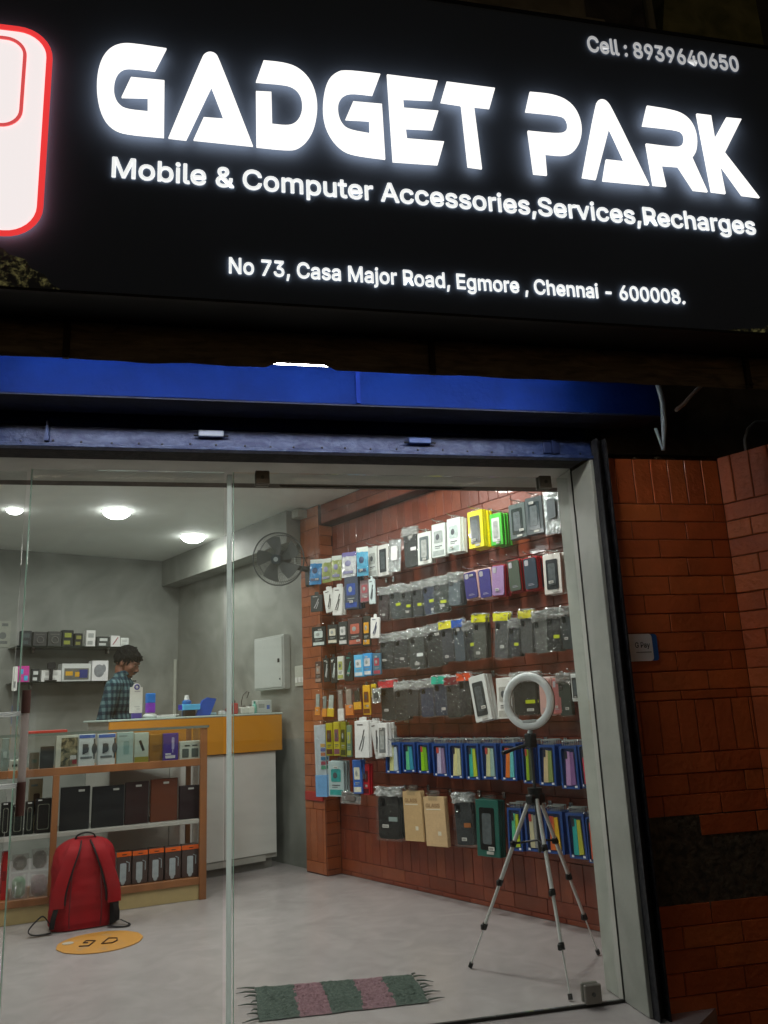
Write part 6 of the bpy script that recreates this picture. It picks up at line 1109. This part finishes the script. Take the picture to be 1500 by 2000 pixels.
def ribbon(pts, wd_, th, wdir=(1, 0, 0), n=24):
    P_ = [Vector(p) for p in pts]; out = []
    for i in range(n+1):                                    # Catmull-Rom
        q = i/n*(len(P_)-1); k = min(int(q), len(P_)-2); f = q-k; p0 = P_[max(k-1, 0)]; p1 = P_[k]; p2 = P_[k+1]; p3 = P_[min(k+2, len(P_)-1)]
        out.append(.5*((2*p1)+(p2-p0)*f+(2*p0-5*p1+4*p2-p3)*f*f+(3*p1-p0-3*p2+p3)*f**3))
    V = []; F = []
    for i, p in enumerate(out):
        d = (out[min(i+1, n)]-out[max(i-1, 0)]).normalized(); w0 = Vector(wdir); w0 = (w0-d*w0.dot(d)).normalized(); nn = d.cross(w0)
        ww = wd_ if not isinstance(wd_, (list, tuple)) else wd_[0]+(wd_[1]-wd_[0])*i/n
        for a, b in ((-.5, -.3), (-.42, -.5), (.42, -.5), (.5, -.3), (.5, .3), (.42, .5), (-.42, .5), (-.5, .3)): V.append(p+w0*a*ww+nn*b*th)
    for i in range(n):
        for k in range(8): F.append((i*8+k, i*8+(k+1) % 8, i*8+8+(k+1) % 8, i*8+8+k))
    F.append(tuple(range(8))[::-1]); F.append(tuple(range(n*8, n*8+8))); return MB().add(V, F)
for sg in (-1, 1):
    part('shoulder_strap', ribbon([(sg*.055, .005, .485), (sg*.075, -.075, .44), (sg*.115, -.105, .33), (sg*.145, -.118, .22), (sg*.150, -.118, .14)], (.055, .072), .018), M_red, t, smooth=True)
    part('strap_edge', ribbon([(sg*.024, .0, .484), (sg*.040, -.075, .44), (sg*.075, -.098, .33), (sg*.103, -.108, .22), (sg*.108, -.108, .15)], .008, .012), M_web, t, smooth=True)
    part('strap_webbing', ribbon([(sg*.150, -.118, .15), (sg*.165, -.125, .09), (sg*.17, -.10, .03)], .026, .005), M_web, t, smooth=True)
part('top_handle', ribbon([(-.06, .035, .47), (-.045, .02, .515), (.0, .012, .53), (.045, .02, .515), (.06, .035, .47)], .024, .008, (0, 1, 0)), M_web, t, smooth=True)
part('side_loop', ribbon([(-.165, -.06, .03), (-.21, -.08, .10), (-.245, -.085, .085), (-.285, -.09, .035), (-.25, -.10, .010), (-.17, -.10, .010)], .022, .005, (0, 1, 0)), M_web, t, smooth=True)
part('mesh_pocket', MB().grid(20, 14, lambda u, v: (.128+.066*math.sin(u*PI*.62), -.118+u*.16+.01*v, .012+v*(.165-.05*u)+.004*noise.noise(Vector((u*9, v*9, 1))))), mat('120a0d', .85, 0, .5, 60, .8, 150, key='mesh_cloth'), t, smooth='all')
part('floor_webbing', ribbon([(.12, -.12, .01), (.17, -.16, .006), (.215, -.17, .006), (.23, -.13, .008), (.19, -.10, .03)], .018, .004, (0, 1, 0)), M_web, t, smooth=True)
for x in (-.062, .062): part('seam_piping', ribbon([(x, -.045, .465), (x*1.1, -.088, .40), (x*1.25, -.100, .28), (x*1.35, -.112, .10), (x*1.3, -.105, .02)], .006, .008), mat((.12, .006, .01), .7, key='seam'), t, smooth=True)
for ch in list(t.children):
    for v in ch.data.vertices: v.co.z *= .90; v.co.x *= .97

# ------------------------------------------------------------------ the person (local frame: faces -y)
PF = FR(R(52), (2.345, 6.40, 0))
t = thing('person', 'dark haired person in a green and blue plaid shirt standing behind the counter looking down', 'person', (0, 0, 0), PF)
HM = Matrix.Translation((0, -.05, 1.515)) @ Matrix.Rotation(R(-8), 4, 'Z') @ Matrix.Rotation(R(26), 4, 'X')
def hp(x, y, z): return HM @ Vector((x, y, z))
hr = HM.to_3x3().to_4x4()
b_ = MB()
b_.ell(hp(0, .018, .022), (.073, .090, .086), 24, 16, hr).ell(hp(0, -.03, -.018), (.060, .062, .080), 20, 14, hr).ell(hp(0, -.036, -.068), (.045, .046, .034), 18, 12, hr).ell(hp(0, -.068, -.086), (.020, .017, .016), 12, 8, hr)
b_.cap(hp(0, -.086, .006), .0075, hp(0, -.106, -.026), .0115).ell(hp(.010, -.097, -.031), (.008,)*3, 8, 6).ell(hp(-.010, -.097, -.031), (.008,)*3, 8, 6)
b_.cap(hp(-.034, -.078, .026), .010, hp(.034, -.078, .026), .010).ell(hp(.036, -.062, -.022), (.022, .018, .024), 12, 8, hr).ell(hp(-.036, -.062, -.022), (.022, .018, .024), 12, 8, hr)
b_.ell(hp(0, -.090, -.050), (.021, .009, .0055), 12, 6, hr).ell(hp(0, -.089, -.060), (.018, .009, .006), 12, 6, hr)
for sx in (-1, 1): b_.ell(hp(sx*.073, .008, -.008), (.009, .018, .030), 12, 8, hr)
b_.cap(hp(0, .025, -.06), .052, (0, -.005, 1.37), .058)
b_.ell((0, .0, 1.25), (.150, .100, .17), 24, 16).ell((0, -.005, 1.04), (.135, .095, .16), 20, 14).ell((0, .0, .90), (.155, .105, .11), 20, 14).cap((-.13, 0, 1.335), .052, (.13, 0, 1.335), .052)
ARM = {}
for sx in (-1, 1):
    sh = (sx*.172, .0, 1.325); el = (sx*.225, .055, 1.06); wr = (sx*.13, -.17, .985); ARM[sx] = (sh, el, wr)
    b_.cap(sh, .050, el, .038).cap(el, .038, wr, .026)
    pc = Vector(wr) + Vector((-sx*.035, -.055, -.008)); b_.cap(wr, .024, pc, .026)
    for k, (ln, off_) in enumerate(((.070, -.027), (.078, -.009), (.073, .010), (.058, .027))):
        base = pc + Vector((off_*.9, -.014, 0)); mid = base + Vector((-sx*.008, -ln*.55, -.010)); tip = mid + Vector((-sx*.004, -ln*.30, -.030)); b_.cap(base, .0095, mid, .009, 8).cap(mid, .009, tip, .0078, 8)
    th_ = pc + Vector((-sx*.024, .022, .004)); tm = th_ + Vector((-sx*.026, -.030, .004)); b_.cap(th_, .012, tm, .0105, 8).cap(tm, .0105, tm + Vector((-sx*.006, -.030, -.012)), .009, 8)
    hip = (sx*.085, 0, .86); kn = (sx*.10, -.015, .46); an = (sx*.11, .02, .09)
    b_.cap(hip, .085, kn, .054).cap(kn, .052, an, .038).cap((sx*.11, .04, .04), .036, (sx*.125, -.15, .03), .028)
M_skin = mat((.17, .068, .038), .5, 0, .12, 30, .15, 200, key='skin')
part('body', remesh(b_, .0055, 3), M_skin, t, smooth='all')
def shirtmat():
    m = bpy.data.materials.new('plaid_cloth'); m.use_nodes = True; nt = m.node_tree; n = nt.nodes; b = n['Principled BSDF']; b.inputs['Roughness'].default_value = .9; b.inputs['Specular IOR Level'].default_value = .2
    tc = n.new('ShaderNodeTexCoord'); sp = n.new('ShaderNodeSeparateXYZ'); nt.links.new(tc.outputs['Object'], sp.inputs[0])
    ad = n.new('ShaderNodeMath'); ad.operation = 'SUBTRACT'; nt.links.new(sp.outputs[0], ad.inputs[0]); nt.links.new(sp.outputs[1], ad.inputs[1])
    def band(src, f):
        a = n.new('ShaderNodeMath'); a.operation = 'MULTIPLY'; a.inputs[1].default_value = f; nt.links.new(src, a.inputs[0]); s_ = n.new('ShaderNodeMath'); s_.operation = 'SINE'; nt.links.new(a.outputs[0], s_.inputs[0])
        c = n.new('ShaderNodeMapRange'); c.inputs[1].default_value = -.25; c.inputs[2].default_value = .25; nt.links.new(s_.outputs[0], c.inputs[0]); return c.outputs[0]
    z_ = band(sp.outputs[2], 2*PI/.052); x_ = band(ad.outputs[0], 2*PI/.052)
    m1 = n.new('ShaderNodeMath'); m1.operation = 'ADD'; nt.links.new(z_, m1.inputs[0]); nt.links.new(x_, m1.inputs[1])
    r = n.new('ShaderNodeValToRGB'); r.color_ramp.elements[0].color = (.008, .02, .035, 1); r.color_ramp.elements[1].color = (.085, .15, .16, 1); e = r.color_ramp.elements.new(.5); e.color = (.022, .055, .07, 1)
    hf = n.new('ShaderNodeMath'); hf.operation = 'MULTIPLY'; hf.inputs[1].default_value = .5; nt.links.new(m1.outputs[0], hf.inputs[0]); nt.links.new(hf.outputs[0], r.inputs[0]); nt.links.new(r.outputs[0], b.inputs['Base Color']); return m
sm = MB(); sm.ell((0, .0, 1.25), (.166, .117, .18), 24, 16).ell((0, -.005, 1.04), (.152, .112, .17), 20, 14).ell((0, .0, .90), (.170, .122, .13), 20, 14).cap((-.135, 0, 1.335), .063, (.135, 0, 1.335), .063)
for sx in (-1, 1):
    sh, el, wr = ARM[sx]; w2_ = Vector(el)*.15+Vector(wr)*.85; sm.cap(sh, .064, el, .052).cap(el, .052, w2_, .038)
sm.cap((-.03, -.01, 1.395), .054, (.03, -.01, 1.395), .054)
shm = remesh(sm, .008, 3)
shm.v = [tuple(Vector(v)*(1) + Vector((1, .6, .3))*(.006*noise.noise(Vector(v)*14))) for v in shm.v]
part('shirt', shm, shirtmat(), t, smooth='all')
part('collar', MB().torus((0, -.015, 1.425), .060, .012, 28, 8, Matrix.Rotation(R(78), 4, 'X'), 1.8), shirtmat(), t, smooth='all')
tm_ = MB(); tm_.ell((0, 0, .86), (.166, .118, .11), 20, 12)
for sx in (-1, 1): tm_.cap((sx*.085, 0, .84), .092, (sx*.10, -.015, .46), .064).cap((sx*.10, -.015, .46), .064, (sx*.11, .02, .10), .054)
part('trousers', remesh(tm_, .009, 2), mat('1a1c22', .9, 0, .2, key='denim'), t, smooth='all')
for sx in (-1, 1): part('shoe', MB().cap((sx*.11, .045, .042), .042, (sx*.127, -.16, .034), .034), M_black, t, smooth='all')
hm = MB(); rr_ = random.Random(4)
hm.ell(hp(0, .026, .036), (.078, .092, .084), 22, 14, hr)
for k in range(420):
    th = rr_.uniform(0, 2*PI); ph = math.acos(rr_.uniform(-.55, 1)); d = Vector((math.sin(ph)*math.cos(th), math.sin(ph)*math.sin(th), math.cos(ph)))
    p = Vector((d.x*.079, .024+d.y*.095, .034+d.z*.088))
    if p.y < -.035 and p.z < .045: continue
    if p.y < .03 and p.z < .015 and abs(p.x) > .05: continue
    flow = Vector((rr_.uniform(-.3, .3), -.9, -.35 if p.y < 0 else -.1)) if p.z > .05 else Vector((0, .15, -1)); flow = (flow - d*flow.dot(d)*.9).normalized(); L_ = rr_.uniform(.022, .042)
    q = p + flow*L_ + d*.004
    hm.cap(hp(*p), .0085, hp(*q), .0035, 6)
for k in range(26):
    x = rr_.uniform(-.055, .055); p = Vector((x, -.055, .098-abs(x)*.5)); q = Vector((x*1.05+rr_.uniform(-.012, .016), -.089+abs(x)*.35+rr_.uniform(-.008, .012), .060+rr_.uniform(-.018, .022))); hm.cap(hp(*p), .011, hp(*q), .005, 6)
part('hair', remesh(hm, .0035, 0), mat((.0012, .0014, .0018), .9, 0, .3, 80, .6, 200, key='hair', spec=.12), t, smooth='all')
for sx in (-1, 1):
    e_ = part('eye', MB().ell(hp(sx*.030, -.0775, .004), (.0095, .0075, .0040), 14, 8, hr), mat('6c5c50', .5, 0, .1, key='eye_white'), t, smooth='all')
    part('iris', MB().ell(hp(sx*.030, -.0845, .003), (.0046, .0028, .0046), 10, 6, hr), mat('120c08', .2, key='iris'), e_, smooth='all')
    part('eyebrow', MB().cap(hp(sx*.014, -.0865, .022), .0032, hp(sx*.042, -.0790, .025), .0026, 8), mat('0d0b0b', .7, key='hair'), t, smooth='all')
part('moustache', MB().cap(hp(-.022, -.094, -.046), .004, hp(0, -.101, -.041), .0052, 8).cap(hp(.022, -.094, -.046), .004, hp(0, -.101, -.041), .0052, 8), mat('0d0b0b', .7, key='hair'), t, smooth='all')
part('chin_stubble', MB().ell(hp(0, -.073, -.086), (.018, .014, .013), 12, 8, hr), mat((.06, .03, .02), .8, 0, .3, 200, key='stubble'), t, smooth='all')
